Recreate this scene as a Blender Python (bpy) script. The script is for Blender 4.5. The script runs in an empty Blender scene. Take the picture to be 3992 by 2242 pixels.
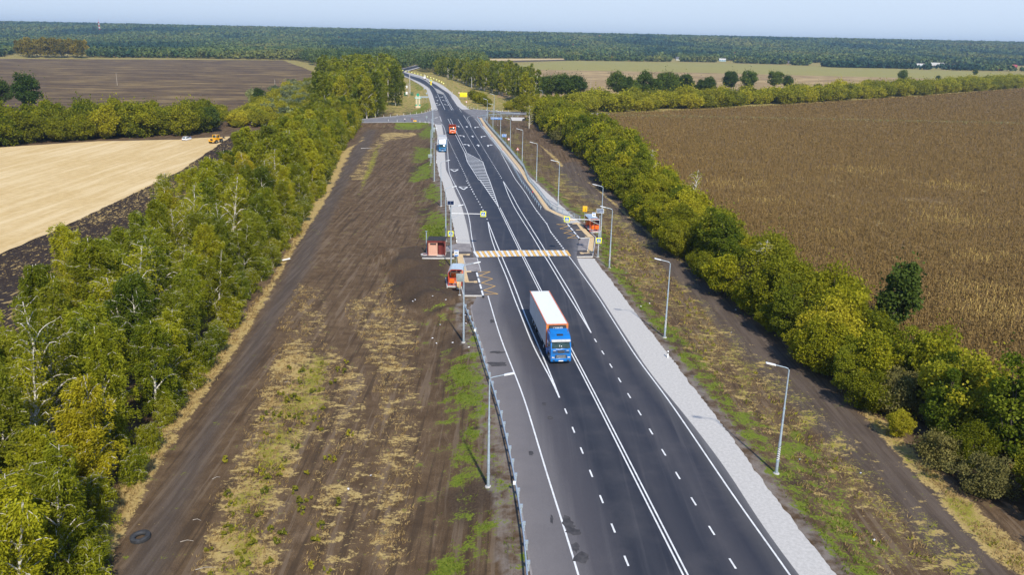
import bpy, bmesh, math, random
import numpy as np
from mathutils import Vector, Matrix, Euler
random.seed(7); RNG=np.random.default_rng(11)
S=bpy.context.scene; C=S.collection; R_=math.radians
# ------------------------------------------------------------------ survey: camera of the drone, and where a seen ground point lies
F=3230.; CX,CY=1996.,1121.; HC=36.5
ROLL=math.atan(0.0205); PITCH=math.atan((CY-155.0)*math.cos(ROLL)/F)
_f=np.array([0,math.cos(PITCH),-math.sin(PITCH)]); _r=np.array([1.,0,0]); _d=np.cross(_f,_r)
CR=math.cos(ROLL)*_r-math.sin(ROLL)*_d; CD=math.sin(ROLL)*_r+math.cos(ROLL)*_d
def G(u,v,z=0.):
    q=_f+CR*(u-CX)/F+CD*(v-CY)/F; t=(z-HC)/q[2]
    return (q[0]*t,q[1]*t)
def GG(u,v):
    z=0.
    for i in range(14):
        x,y=G(u,v,z); z=.5*z+.5*float(hz(x,y))
    return (x,y,z)
def win(x0,y0,s): return lambda x,y:(x0+x/s,y0+y/s)
kA=win(1350,200,2.575); kB=win(1600,700,3.027); kC=win(1900,1050,3.216); kD=win(1500,1400,1.7185)
kE=win(1600,1150,5.787); kL=win(0,0,2.334); k1=win(1540,260,8.038); k2=win(1740,280,8.038); k3=win(1500,440,10.336)
k4=win(1880,430,8.5125); k5=win(1640,480,10.335); k6=win(680,500,12.88); k7=win(1620,760,6.03); k8=win(2160,780,5.358)
k9=win(1620,970,6.891); kR=win(2200,600,1.4375); kQ=win(2700,1400,1.7183); kT=win(0,600,1.809); kU=win(0,1300,1.536)
kY=win(1800,350,4.8225); kX=win(1400,400,4.8225); kO=win(0,0,1/1.5497); kV=win(820,180,2.206); kW=win(2000,240,1.82); kH=win(2400,100,1.618)
def pts(k,*l): return [k(*p) for p in l]
# ------------------------------------------------------------------ objects
def tag(o,label=None,cat=None,group=None,kind=None):
    for k,v in (('label',label),('category',cat),('group',group),('kind',kind)):
        if v: o[k]=v
    return o
def thing(name,label,cat,loc=(0,0,0),rz=0,group=None):
    o=bpy.data.objects.new(name,None); C.objects.link(o); o.location=loc; o.rotation_euler=(0,0,rz); o.empty_display_size=.3
    return tag(o,label,cat,group)
def link(name,me,parent=None,loc=(0,0,0)):
    o=bpy.data.objects.new(name,me); C.objects.link(o); o.parent=parent; o.location=loc; return o
def copy_tree(o,parent=None):
    c=o.copy(); C.objects.link(c); c.parent=parent
    for ch in o.children: copy_tree(ch,c)
    return c
class MB:
    def __init__(s): s.v=[]; s.f=[]; s.sm=[]
    def add(s,vs,fs,M=None,smooth=False):
        n=len(s.v)
        s.v+= [tuple(M@Vector(p)) for p in vs] if M else [tuple(p) for p in vs]
        s.f+=[tuple(i+n for i in f) for f in fs]; s.sm+=[smooth]*len(fs); return s
    def box(s,c,d,rot=None,bev=0):
        M=Matrix.Translation(c)@(Euler(rot).to_matrix().to_4x4() if rot else Matrix.Identity(4))
        if bev:
            bm=bmesh.new(); bmesh.ops.create_cube(bm,size=1,matrix=Matrix.Diagonal((d[0],d[1],d[2],1)))
            bmesh.ops.bevel(bm,geom=bm.edges[:],offset=bev,segments=2,affect='EDGES',profile=.5)
            bm.verts.index_update(); s.add([v.co for v in bm.verts],[[v.index for v in f.verts] for f in bm.faces],M,True); bm.free(); return s
        x,y,z=d[0]/2,d[1]/2,d[2]/2
        return s.add([(-x,-y,-z),(x,-y,-z),(x,y,-z),(-x,y,-z),(-x,-y,z),(x,-y,z),(x,y,z),(-x,y,z)],
            [(0,3,2,1),(4,5,6,7),(0,1,5,4),(1,2,6,5),(2,3,7,6),(3,0,4,7)],M)
    def bar(s,a,b,w,h=None):
        a,b=Vector(a),Vector(b); d=b-a; q=d.to_track_quat('Y','Z').to_matrix().to_4x4()
        M=Matrix.Translation((a+b)/2)@q; h=h or w; x,y,z=w/2,d.length/2,h/2
        return s.add([(-x,-y,-z),(x,-y,-z),(x,y,-z),(-x,y,-z),(-x,-y,z),(x,-y,z),(x,y,z),(-x,y,z)],
            [(0,3,2,1),(4,5,6,7),(0,1,5,4),(1,2,6,5),(2,3,7,6),(3,0,4,7)],M)
    def tube(s,ps,rs,n=8,caps=True):
        ps=[Vector(p) for p in ps]
        if not hasattr(rs,'__len__'): rs=[rs]*len(ps)
        vs=[];fs=[]
        for i,p in enumerate(ps):
            d=(ps[min(i+1,len(ps)-1)]-ps[max(i-1,0)]).normalized()
            u=d.orthogonal().normalized() if abs(d.z)>.9 else d.cross(Vector((0,0,1))).normalized()
            if abs(d.z)>.9: u=(Vector((1,0,0))-d*d.x).normalized()
            w=d.cross(u)
            for k in range(n):
                a=2*math.pi*k/n; vs.append(p+(u*math.cos(a)+w*math.sin(a))*rs[i])
        for i in range(len(ps)-1):
            for k in range(n):
                fs.append((i*n+k,i*n+(k+1)%n,(i+1)*n+(k+1)%n,(i+1)*n+k))
        if caps: fs.append(tuple(range(n))[::-1]); fs.append(tuple(range((len(ps)-1)*n,len(ps)*n)))
        return s.add(vs,fs,None,True)
    def disc(s,c,axis,r,t,n=20):
        a=Vector(axis).normalized()*t/2; c=Vector(c); return s.tube([c-a,c+a],r,n)
    def prism(s,poly,z0,z1,M=None):      # poly in xy
        n=len(poly); vs=[(p[0],p[1],z0) for p in poly]+[(p[0],p[1],z1) for p in poly]
        ar=sum(poly[i][0]*poly[(i+1)%n][1]-poly[(i+1)%n][0]*poly[i][1] for i in range(n))
        o=list(range(n)) if ar>0 else list(range(n))[::-1]
        fs=[tuple(o[::-1]),tuple(i+n for i in o)]+[(o[i],o[(i+1)%n],o[(i+1)%n]+n,o[i]+n) for i in range(n)]
        return s.add(vs,fs,M)
    def side(s,poly,x0,x1,inset=0):             # poly in (y,z), extruded along x
        M=Matrix(((0,0,1,0),(1,0,0,0),(0,1,0,0),(0,0,0,1)))
        return s.prism(poly,x0,x1,M)
    def build(s,name,m,parent=None,loc=(0,0,0),bev=0):
        me=bpy.data.meshes.new(name); me.from_pydata(s.v,[],s.f); me.materials.append(m)
        if bev:
            bm=bmesh.new(); bm.from_mesh(me); bmesh.ops.remove_doubles(bm,verts=bm.verts,dist=1e-4)
            ed=[e for e in bm.edges if len(e.link_faces)==2 and e.calc_face_angle(0)>.5]
            bmesh.ops.bevel(bm,geom=ed,offset=bev,segments=2,affect='EDGES',profile=.5,clamp_overlap=True); bm.to_mesh(me); bm.free()
            me.shade_smooth(); me.set_sharp_from_angle(angle=R_(50))
        elif any(s.sm):
            me.shade_smooth(); me.set_sharp_from_angle(angle=R_(40))
        me.update(); return link(name,me,parent,loc)
def npmesh(name,V,Q,m,attr=None,k=4):
    V=np.asarray(V,dtype=np.float32); Q=np.asarray(Q,dtype=np.int32).reshape(-1,k); n=len(Q)
    me=bpy.data.meshes.new(name); me.vertices.add(len(V)); me.vertices.foreach_set('co',V.ravel())
    me.loops.add(n*k); me.loops.foreach_set('vertex_index',Q.ravel())
    me.polygons.add(n); me.polygons.foreach_set('loop_start',np.arange(0,n*k,k,dtype=np.int32))
    me.update(calc_edges=True)
    for an,(dom,arr) in (attr or {}).items():
        a=me.attributes.new(an,'FLOAT',dom); a.data.foreach_set('value',np.asarray(arr,dtype=np.float32))
    if m: me.materials.append(m)
    return me
def text_mesh(txt,size,depth=.004):
    cu=bpy.data.curves.new('t','FONT'); cu.body=txt; cu.size=size; cu.extrude=depth; cu.align_x='CENTER'; cu.align_y='CENTER'
    o=bpy.data.objects.new('t',cu); C.objects.link(o); dg=bpy.context.evaluated_depsgraph_get()
    me=bpy.data.meshes.new_from_object(o.evaluated_get(dg)); bpy.data.objects.remove(o); bpy.data.curves.remove(cu); return me
# ------------------------------------------------------------------ materials
class NT:
    def __init__(s,name):
        s.m=bpy.data.materials.new(name); s.m.use_nodes=True; s.t=s.m.node_tree; s.t.nodes.clear()
        s.out=s.n('ShaderNodeOutputMaterial')
    def n(s,t,**kw):
        x=s.t.nodes.new(t)
        for k,v in kw.items(): setattr(x,k,v)
        return x
    def L(s,a,b): s.t.links.new(a,b)
    def put(s,sock,v):
        if isinstance(v,bpy.types.NodeSocket): s.L(v,sock)
        elif isinstance(v,(tuple,list)) and len(v)==3 and len(sock.default_value)==4: sock.default_value=(*v,1)
        else: sock.default_value=v
    def pos(s): return s.n('ShaderNodeNewGeometry').outputs['Position']
    def obj(s): return s.n('ShaderNodeTexCoord').outputs['Object']
    def attr(s,a): return s.n('ShaderNodeAttribute',attribute_name=a).outputs['Fac']
    def scale(s,v,sc,rz=0):
        m=s.n('ShaderNodeMapping'); s.L(v,m.inputs['Vector']); m.inputs['Scale'].default_value=sc; m.inputs['Rotation'].default_value=(0,0,rz); return m.outputs[0]
    def noise(s,v,sc,det=4,rough=.55,dist=0):
        x=s.n('ShaderNodeTexNoise'); s.L(v,x.inputs['Vector']); x.inputs['Scale'].default_value=sc; x.inputs['Detail'].default_value=det
        x.inputs['Roughness'].default_value=rough; x.inputs['Distortion'].default_value=dist; return x.outputs['Fac']
    def ramp(s,f,*st):
        x=s.n('ShaderNodeValToRGB'); s.L(f,x.inputs[0]); e=x.color_ramp.elements
        while len(e)<len(st): e.new(.5)
        for i,(p,c) in enumerate(st): e[i].position=p; e[i].color=(*c,1) if hasattr(c,'__len__') else (c,c,c,1)
        return x.outputs[0]
    def mix(s,f,a,b,mode='MIX'):
        x=s.n('ShaderNodeMix',data_type='RGBA',blend_type=mode); s.put(x.inputs[0],f); s.put(x.inputs[6],a); s.put(x.inputs[7],b); return x.outputs[2]
    def math(s,op,a,b=0,c=None):
        x=s.n('ShaderNodeMath',operation=op); s.put(x.inputs[0],a); s.put(x.inputs[1],b)
        if c is not None: s.put(x.inputs[2],c)
        return x.outputs[0]
    def rng(s,f,a,b,c=0,d=1):
        x=s.n('ShaderNodeMapRange',interpolation_type='SMOOTHSTEP'); s.L(f,x.inputs[0])
        for i,v in enumerate((a,b,c,d)): x.inputs[i+1].default_value=v
        return x.outputs[0]
    def bump(s,h,st=.3,d=.05):
        x=s.n('ShaderNodeBump'); s.L(h,x.inputs['Height']); x.inputs['Strength'].default_value=st; x.inputs['Distance'].default_value=d; return x.outputs[0]
    def bsdf(s,col,rough=.6,metal=0,nrm=None,spec=.5,coat=0,trans=0):
        b=s.n('ShaderNodeBsdfPrincipled'); s.put(b.inputs['Base Color'],col); s.put(b.inputs['Roughness'],rough); b.inputs['Metallic'].default_value=metal
        b.inputs['Specular IOR Level'].default_value=spec; b.inputs['Coat Weight'].default_value=coat; b.inputs['Transmission Weight'].default_value=trans
        if nrm: s.L(nrm,b.inputs['Normal'])
        s.L(b.outputs[0],s.out.inputs[0]); return s.m
_pc={}
def paint(name,col,rough=.45,metal=0,var=.12,sc=3,coat=0,spec=.5):
    if name in _pc: return _pc[name]
    t=NT(name); f=t.noise(t.obj(),sc,5,.6)
    c=t.mix(t.rng(f,.3,.7),tuple(x*(1-var) for x in col),tuple(min(1,x*(1+var)) for x in col))
    _pc[name]=t.bsdf(c,rough,metal,None,spec,coat); return _pc[name]
M_={}
M_['steel']=paint('galvanised_steel',(.40,.47,.52),.42,.35,.15,6)
M_['white']=paint('white_paint',(.78,.78,.77),.45,0,.05)
M_['black']=paint('black_rubber',(.015,.015,.016),.8)
M_['dark']=paint('dark_plastic',(.03,.03,.033),.5)
M_['blue']=paint('blue_truck_paint',(.008,.155,.47),.25,0,.08,2,.5)
M_['teal']=paint('blue_van_paint',(.008,.13,.30),.3,0,.08,2,.5)
M_['orange']=paint('orange_paint',(.86,.15,.012),.4,0,.08)
M_['redframe']=paint('red_frame_paint',(.62,.07,.03),.45,0,.1)
M_['trim']=paint('orange_trim',(.72,.20,.07),.45,0,.12)
M_['orangeface']=paint('orange_bulkhead',(.66,.24,.05),.5,0,.15)
M_['dumpred']=paint('tipper_red',(.30,.045,.025),.5,0,.2)
M_['yellow']=paint('yellow_sheet',(.90,.70,.01),.5,0,.04)
M_['signyel']=paint('fluorescent_yellow',(.85,.82,.03),.5,0,.04)
M_['signblue']=paint('sign_blue',(.015,.16,.50),.45,0,.05)
M_['signred']=paint('sign_red',(.62,.03,.03),.45,0,.05)
M_['amber']=paint('amber_sheet',(.86,.46,.01),.5,0,.05)
M_['green']=paint('emerald_paint',(.01,.33,.21),.5,0,.1)
M_['cream']=paint('cream_panel',(.62,.50,.32),.6,0,.1)
M_['tractor']=paint('tractor_yellow',(.80,.40,.01),.4,0,.12)
M_['chrome']=paint('bright_metal',(.6,.62,.64),.25,.9,.05)
M_['lens']=paint('headlamp_lens',(.50,.51,.50),.15,0,.05)
M_['wood']=paint('weathered_wood',(.36,.31,.25),.85,0,.25,8)
M_['concrete']=paint('pale_concrete',(.50,.48,.45),.85,0,.14,4)
M_['concdark']=paint('grey_concrete',(.34,.33,.31),.85,0,.14,4)
M_['navy']=paint('navy_panel',(.012,.03,.09),.4,0,.1)
M_['roofgrey']=paint('grey_tarpaulin',(.42,.42,.41),.6,0,.12)
M_['rooflight']=paint('pale_tarpaulin',(.56,.54,.50),.6,0,.1)
M_['darkfelt']=paint('black_roofing_felt',(.03,.027,.026),.85,0,.2)
M_['maroon']=paint('maroon_paint',(.17,.03,.025),.5,0,.15)
M_['tan']=paint('tan_plastic',(.55,.36,.17),.6,0,.1)
M_['blackpaint']=paint('black_paint',(.02,.02,.02),.5)
M_['skin']=paint('skin',(.45,.26,.18),.6)
M_['cloth']=paint('blue_cloth',(.10,.22,.55),.8)
def glass(name,col):
    t=NT(name); return t.bsdf(t.mix(t.rng(t.noise(t.obj(),1.5,3),.35,.65),tuple(c*.5 for c in col),col),.08,0,None,.7)
M_['glass']=glass('tinted_windscreen',(.03,.06,.055)); M_['skysheencell']=glass('sky_sheen_solar_cells',(.17,.20,.26)); M_['solar']=glass('solar_cells',(.012,.022,.06))  # paler cell colour is the sky's reflection painted on the right mast's panel
def brick():
    t=NT('pink_brick'); b=t.n('ShaderNodeTexBrick'); t.L(t.scale(t.obj(),(1,1,1)),b.inputs['Vector'])
    m=t.n('ShaderNodeMapping'); t.L(t.obj(),m.inputs[0]); m.inputs['Rotation'].default_value=(R_(90),0,0); t.L(m.outputs[0],b.inputs['Vector'])
    b.inputs['Color1'].default_value=(.60,.27,.17,1); b.inputs['Color2'].default_value=(.70,.36,.24,1); b.inputs['Mortar'].default_value=(.55,.42,.33,1)
    b.inputs['Scale'].default_value=1; b.inputs['Brick Width'].default_value=.25; b.inputs['Row Height'].default_value=.08; b.inputs['Mortar Size'].default_value=.01
    return t.bsdf(b.outputs[0],.85)
M_['brick']=brick()
def corr():
    t=NT('corrugated_iron'); f=t.noise(t.obj(),5,4); return t.bsdf(t.mix(t.rng(f,.3,.7),(.50,.57,.62),(.64,.70,.74)),.42,.25)
M_['iron']=corr()
# ------------------------------------------------------------------ terrain profile
def line_fn(px):
    w=sorted([G(*p)[::-1] for p in px]); ys=np.array([a[0] for a in w]); xs=np.array([a[1] for a in w])
    ys=np.concatenate([[ys[0]-120],ys]); xs=np.concatenate([[xs[0]-120*(xs[1]-xs[0])/(ys[2]-ys[1]+1e-9)],xs])
    g=np.arange(-60,1400,2.0); x=np.interp(g,ys,xs)
    for w_ in (5,):
        ker=np.ones(w_)/w_; x=np.convolve(np.pad(x,w_//2,mode='edge'),ker,'valid')
    return lambda y:np.interp(y,g,x)
def nearfix(xs): return xs
LA=line_fn(pts(kD,(990,1447),(960,1250),(900,880),(840,600),(790,400),(720,150),(690,0))+pts(kE,(1410,520),(1380,300),(1370,60))+pts(k9,(1815,1240),(1640,620))+pts(kB,(735,870),(708,750),(680,600),(640,440),(600,300),(530,150),(480,0))+pts(kA,(1000,1190),(988,1000),(980,860),(960,745),(925,620))+pts(k1,(1300,1300),(1245,1150),(1170,900),(1100,740),(1020,630),(880,540),(750,470),(400,320),(200,240),(80,190)))
LG=line_fn(pts(kD,(975,1447),(945,1250),(885,880),(825,600),(775,400),(705,150),(670,0))+pts(kE,(1385,520),(1345,300),(1335,60))+pts(k9,(1800,1240),(1625,620))+pts(kB,(600,870),(545,750),(510,560),(470,380),(420,200),(370,0))+pts(kA,(935,1270),(905,1100),(905,1000),(915,850),(895,745),(860,640))+pts(k1,(1140,1290),(1100,1100),(1050,950),(990,720),(880,630),(720,520),(400,345),(200,275),(80,220)))
RA=line_fn(pts(kQ,(710,1447),(450,1100),(250,770),(0,440))+pts(kR,(480,1230),(330,1000),(190,780),(70,600))+pts(kB,(1960,930))+pts(k8,(470,1170),(535,800),(270,490))+pts(kY,(900,1360),(700,1110),(440,780),(340,650),(270,540))+pts(k2,(400,1110),(310,1000),(200,850),(90,680))+pts(k1,(1750,870),(1690,830),(1550,740),(1400,640),(1290,560),(1180,500),(960,390),(780,310),(460,225),(40,115)))
RG=line_fn(pts(kQ,(960,1447),(700,1120),(470,820),(230,480),(0,190))+pts(kR,(620,1170),(420,920),(270,720),(190,620))+pts(k8,(800,1180),(870,800),(650,540),(540,470))+pts(kY,(1080,1447),(850,1160),(570,830),(450,650),(370,520))+pts(k2,(480,1000),(420,870),(280,720),(150,620))+pts(k1,(1850,870),(1650,690),(1500,580),(1350,500),(1200,440),(960,340),(780,270),(460,190),(40,90)))
def xfn(px):
    w=sorted([G(*p) for p in px]); xs=np.array([a[0] for a in w]); ys=np.array([a[1] for a in w]); return lambda x:np.interp(x,xs,ys)
SLT=xfn(pts(kA,(-300,722),(160,680),(420,655),(740,625),(840,600),(905,575)))     # left side road, far kerb
SLB=xfn(pts(kA,(-300,722),(160,715),(440,712),(740,708),(850,716),(905,735)))
SRT=xfn(pts(k2,(330,1000),(480,1010),(600,1095),(770,1150),(1200,1210),(2000,1250),(3400,1270)))
SRB=xfn(pts(kY,(270,560),(300,500),(450,478),(700,470),(1100,468),(1950,440)))
def sstep(t): t=np.clip(t,0,1); return t*t*(3-2*t)
_nz=np.random.default_rng(3)
_ph=_nz.uniform(0,6.28,(40,)); _fr=_nz.uniform(.12,1.3,(40,)); _an=_nz.uniform(0,6.28,(40,))
def wob(x,y):
    s=0
    for p,f,a in zip(_ph[:26],_fr,_an): s=s+np.sin((x*np.cos(a)+y*np.sin(a))*f+p)/(1+f*2.2)
    return s/9.
def hz(x,y,bump=True):
    x=np.asarray(x,dtype=float); y=np.asarray(y,dtype=float)
    dl=LG(y)-x; dr=x-RG(y)
    DL=1.4*np.ones_like(y); DR=.7*np.ones_like(y)
    hl=-DL*sstep((dl-.3)/7.5); hr=-DR*sstep((dr-.4)/6)
    sl=np.maximum(np.maximum(y-SLT(x),SLB(x)-y),0); hl=np.maximum(hl,-DL*sstep((sl-.5)/8))
    sr=np.maximum(np.maximum(y-SRT(x),SRB(x)-y),0); hr=np.maximum(hr,-DR*sstep((sr-.5)/6))
    h=np.where(dl>0,hl,np.where(dr>0,hr,0.))
    inside=(dl<=0)&(dr<=0)
    h=np.where(inside,-.06,h)-np.where(inside,0,.05)
    d=np.maximum(dl,dr); sd=np.where(dl>0,sl,sr)
    if bump:
        near=sstep((d-1.5)/4)*(1-sstep((d-26)/8))*sstep((sd-1)/5)*(1-sstep((y-330)/60))
        h=h+near*.13*wob(x,y)
        # heaps of earth beside the lower bus stop, and a mound round each left lamp
        for (mx,my,r) in PLATEAU: h=np.where(d>0,np.maximum(h,-.04-1.5*sstep((np.hypot(x-mx,y-my)-r)/6)),h)
        for (mx,my,r,a) in MOUNDS: h=h+a*np.exp(-((x-mx)**2+(y-my)**2)/(r*r))*np.where(d>0,1,0)
    h=h+66*sstep((y-2000)/2900)
    return h
MOUNDS=[]; PLATEAU=[(*G(*kB(290,880)),5.5),(*G(*kB(170,860)),4.5),(*G(*k9(1060,900)),4.0),(*G(*k9(1150,500)),5.),(*G(*k9(1210,1150)),3.)]
for (u,v,r,a) in ((1560,1050,3.2,.7),(1600,1130,3.4,.9),(1660,1190,3.2,.9),(1730,1240,2.4,.6),(1500,1000,3,.5),(1640,1160,2.5,.5)):
    x,y=G(u,v,-1.2); MOUNDS.append((x,y,r*.8,a*1.5))
# ------------------------------------------------------------------ ground sheet
def axis(stops):
    o=[]
    for (a,b,st) in stops: o+=list(np.arange(a,b,st))
    return np.array(o)
def geo(a,b,n): return np.geomspace(a,b,n)
gx=np.concatenate([-geo(9000,90,46)[:-1],np.arange(-90,-46,1.5),np.arange(-46,46,.42),np.arange(46,120,1.5),geo(120,9000,46)])
gy=np.concatenate([np.arange(-60,36,8.),np.arange(36,175,.42),np.arange(175,330,.9),np.arange(330,480,3),geo(480,2000,40),geo(2060,9800,40)])
XX,YY=np.meshgrid(gx,gy); X1=XX.ravel(); Y1=YY.ravel(); Z1=hz(X1,Y1)
def sdist(P,x,y,clip=60):
    P=np.array(P); out=np.full(x.shape,-1e3); b=(x>P[:,0].min()-clip)&(x<P[:,0].max()+clip)&(y>P[:,1].min()-clip)&(y<P[:,1].max()+clip)
    xx=x[b]; yy=y[b]; ins=np.zeros(xx.shape,bool); dm=np.full(xx.shape,1e9); n=len(P)
    for i in range(n):
        ax,ay=P[i]; bx,by=P[(i+1)%n]; ex,ey=bx-ax,by-ay
        t=np.clip(((xx-ax)*ex+(yy-ay)*ey)/(ex*ex+ey*ey+1e-9),0,1); dm=np.minimum(dm,np.hypot(xx-ax-t*ex,yy-ay-t*ey))
        c=((ay>yy)!=(by>yy)); c&=(xx<(bx-ax)*(yy-ay)/(by-ay+1e-12)+ax); ins^=c
    out[b]=np.where(ins,dm,-dm); return out
ATT={k:np.zeros(X1.shape) for k in ('green','straw','pack','weed','dust','dark')}
ATT['straw'][:]=.22
def zone(a,s,fe,px,z=-1.3):
    P=[G(u,v,z) for (u,v) in px]; sd=sdist(P,X1,Y1); ATT[a]=np.maximum(ATT[a],s*sstep(.5+sd/fe))
DLm=LG(Y1)-X1; DRm=X1-RG(Y1)
nearY=(1-sstep((Y1-330)/150))
# far base: dry grass
ATT['straw']=np.maximum(ATT['straw'],.98*sstep((Y1-330)/200)); ATT['green']=np.maximum(ATT['green'],.54*sstep((Y1-330)/150))
# dry strip at the feet of the left birches, the twin-rut dirt track beside it, weeds and straw on the old field
zone('straw',1,2.0,pts(kU,(560,1600),(640,1447),(760,1150),(900,900),(1080,600),(1290,280),(1490,-10))+pts(kT,(2030,760),(2180,520),(2340,260),(2490,-40))+pts(kX,(110,560),(90,700))+pts(kT,(2380,-20),(2250,200),(2080,560),(1900,900),(1640,1250))+pts(kU,(1250,150),(1000,500),(700,900),(450,1447)))
zone('pack',1,2.4,pts(kU,(560,1600),(720,1447),(870,1150),(1100,740),(1340,330),(1510,0))+pts(kT,(1960,950),(2130,600),(2300,300),(2475,-20))+pts(kX,(140,500),(330,500),(250,720),(100,1000))+pts(kT,(2500,100),(2330,450),(2180,800),(1960,1150))+pts(kU,(1620,0),(1440,330),(1280,650),(1110,1050),(930,1600)))
zone('straw',.69,3.,pts(kU,(1130,1500),(1220,1050),(1400,700),(1540,330),(1650,60),(1800,0),(1960,100),(1980,350),(1880,600),(1800,900),(1760,1200),(1700,1500)))
zone('weed',.64,4.,pts(kU,(1250,1500),(1330,1050),(1520,600),(1640,380),(1850,60),(2000,130),(1990,400),(1780,750),(1640,1050),(1560,1500)))
zone('straw',.55,3.,pts(kU,(1650,-40),(1760,-330),(1990,-260),(1990,50),(2200,250),(2260,700),(2200,1500),(1800,1500),(1850,700),(1800,100)))
zone('straw',.58,4.,pts(kO,(990,700),(1060,820),(1080,1000),(1060,1447),(900,1447),(940,1000),(860,760)))
zone('straw',.6,2.,pts(kX,(180,800),(420,640),(560,560),(1050,540),(1100,620),(560,720),(380,900),(300,1100),(150,1447),(-250,1447)))
zone('weed',.78,3,pts(kX,(330,800),(440,680),(400,900),(300,1200),(180,1447),(-20,1800),(20,1500),(150,1150),(220,930)))
zone('straw',.75,2.,pts(kX,(400,560),(1050,540),(1100,600),(1000,640),(650,640),(480,760),(380,620)))
# left verge
for px in (pts(kD,(430,830),(480,560),(560,380),(640,430),(650,800),(560,850)),pts(kD,(400,260),(380,100),(520,-10),(640,-10),(700,330),(720,620),(790,800),(850,1000),(900,1250),(950,1447),(870,1447),(830,1250),(850,1050),(770,880),(700,700),(640,420),(560,340)),
           pts(kD,(250,1447),(300,1320),(560,1130),(720,1020),(790,1040),(700,1200),(640,1350),(560,1447)),pts(kE,(1320,620),(1380,760),(1440,1000),(1560,1447),(1400,1447),(1330,900),(1290,650)),
           pts(kB,(130,120),(250,50),(340,120),(400,260),(280,290),(150,220)),pts(kB,(110,640),(140,440),(320,380),(460,480),(460,560),(420,760),(200,700)),
           pts(kX,(880,1447),(1080,1180),(1400,1100),(1400,1447)),pts(kX,(980,1080),(1060,780),(1330,880),(1400,900),(1400,1000),(1200,1130)),pts(kX,(1080,560),(1300,440),(1430,480),(1440,700),(1200,660)),
           pts(kX,(640,460),(700,360),(1000,370),(1330,400),(1320,450),(1000,480)),pts(k1,(350,1447),(700,1250),(1100,1100),(1130,1300),(850,1420)),pts(k1,(120,280),(400,350),(700,520),(900,650),(980,760),(700,760),(450,480))):
    zone('green',.84,4.0,px,-.7)
ATT['green']=np.maximum(ATT['green'],.42*nearY*(DLm>0)*sstep(DLm/1.5)*(1-sstep((DLm-5)/5))*sstep((wob(X1*1.7,Y1*1.7)+.25)/.5))
# right verge: grass by the gravel, rutted dirt track, straw along the trees
ATT['green']=np.maximum(ATT['green'],.60*nearY*(DRm>0)*sstep((DRm-.3)/1.2)*(1-sstep((DRm-3.2)/3)))
ATT['straw']=np.maximum(ATT['straw'],.54*nearY*(DRm>0)*sstep((DRm-1.5)/2)*(1-sstep((DRm-11)/5))*(1-sstep((Y1-230)/60)))
zone('green',.55,3,pts(kQ,(250,250),(560,480),(800,480),(1000,800),(1350,1300),(1000,1447),(700,900),(450,600)),-.7)
zone('pack',.9,2.2,pts(kR,(-60,60),(60,40),(300,260),(560,520),(800,720),(1000,900),(1300,1180),(1640,1447))+pts(kQ,(1450,620),(2200,1500),(1800,1500),(1200,850),(700,350))+pts(kR,(1000,1150),(760,850),(480,560),(200,300),(30,200)),-.7)
zone('straw',.95,2.,pts(kQ,(1020,180),(1300,420),(1700,800),(2300,1330),(2300,1500),(2000,1350),(1500,800),(1150,400)),-.7)
zone('weed',.6,3.,pts(kQ,(1020,180),(1300,420),(1700,800),(2300,1330),(2300,1500),(2000,1350),(1500,800),(1150,400)),-.7)
zone('straw',.85,1.6,pts(kY,(1280,820),(1500,1000),(1900,1380),(1930,1447),(1850,1447),(1480,1060),(1260,860))+pts(kR,(250,240),(560,500),(700,620),(640,600),(400,400),(200,220)),-.7)
zone('straw',.8,3,pts(k2,(700,900),(1400,900),(1700,900),(2090,1000),(2090,1230),(1500,1180),(1000,1130)),-.3)
zone('straw',.8,3,pts(k1,(100,800),(600,780),(620,900),(300,1447),(-100,1447)),-.3)
zone('straw',.75,4,pts(k1,(1200,300),(2040,420),(2100,560),(1500,330)),-.3)
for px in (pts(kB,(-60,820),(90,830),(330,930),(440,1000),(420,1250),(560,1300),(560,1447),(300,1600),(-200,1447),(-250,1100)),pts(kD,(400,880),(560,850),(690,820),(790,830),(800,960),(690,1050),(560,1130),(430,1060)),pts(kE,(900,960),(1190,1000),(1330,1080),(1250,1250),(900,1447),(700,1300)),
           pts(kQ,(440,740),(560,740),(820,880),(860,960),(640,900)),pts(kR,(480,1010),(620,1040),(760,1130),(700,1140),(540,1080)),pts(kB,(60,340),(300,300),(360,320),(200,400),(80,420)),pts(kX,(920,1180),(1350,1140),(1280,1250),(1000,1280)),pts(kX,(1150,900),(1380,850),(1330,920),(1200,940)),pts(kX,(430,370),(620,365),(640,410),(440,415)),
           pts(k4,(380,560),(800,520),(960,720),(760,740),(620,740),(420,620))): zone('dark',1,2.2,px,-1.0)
ATT['weed']=np.maximum(ATT['weed'],.50*nearY*(DRm>0)*sstep((DRm-2)/3)*(1-sstep((DRm-11)/5)))
ATT['dust']=nearY*(.8*(np.abs(DLm)<2.2)+.8*(np.abs(DRm)<1.5))
qi=np.arange(len(gx)*len(gy)).reshape(len(gy),len(gx))
Qd=np.stack([qi[:-1,:-1],qi[:-1,1:],qi[1:,1:],qi[1:,:-1]],-1).reshape(-1,4)
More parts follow.
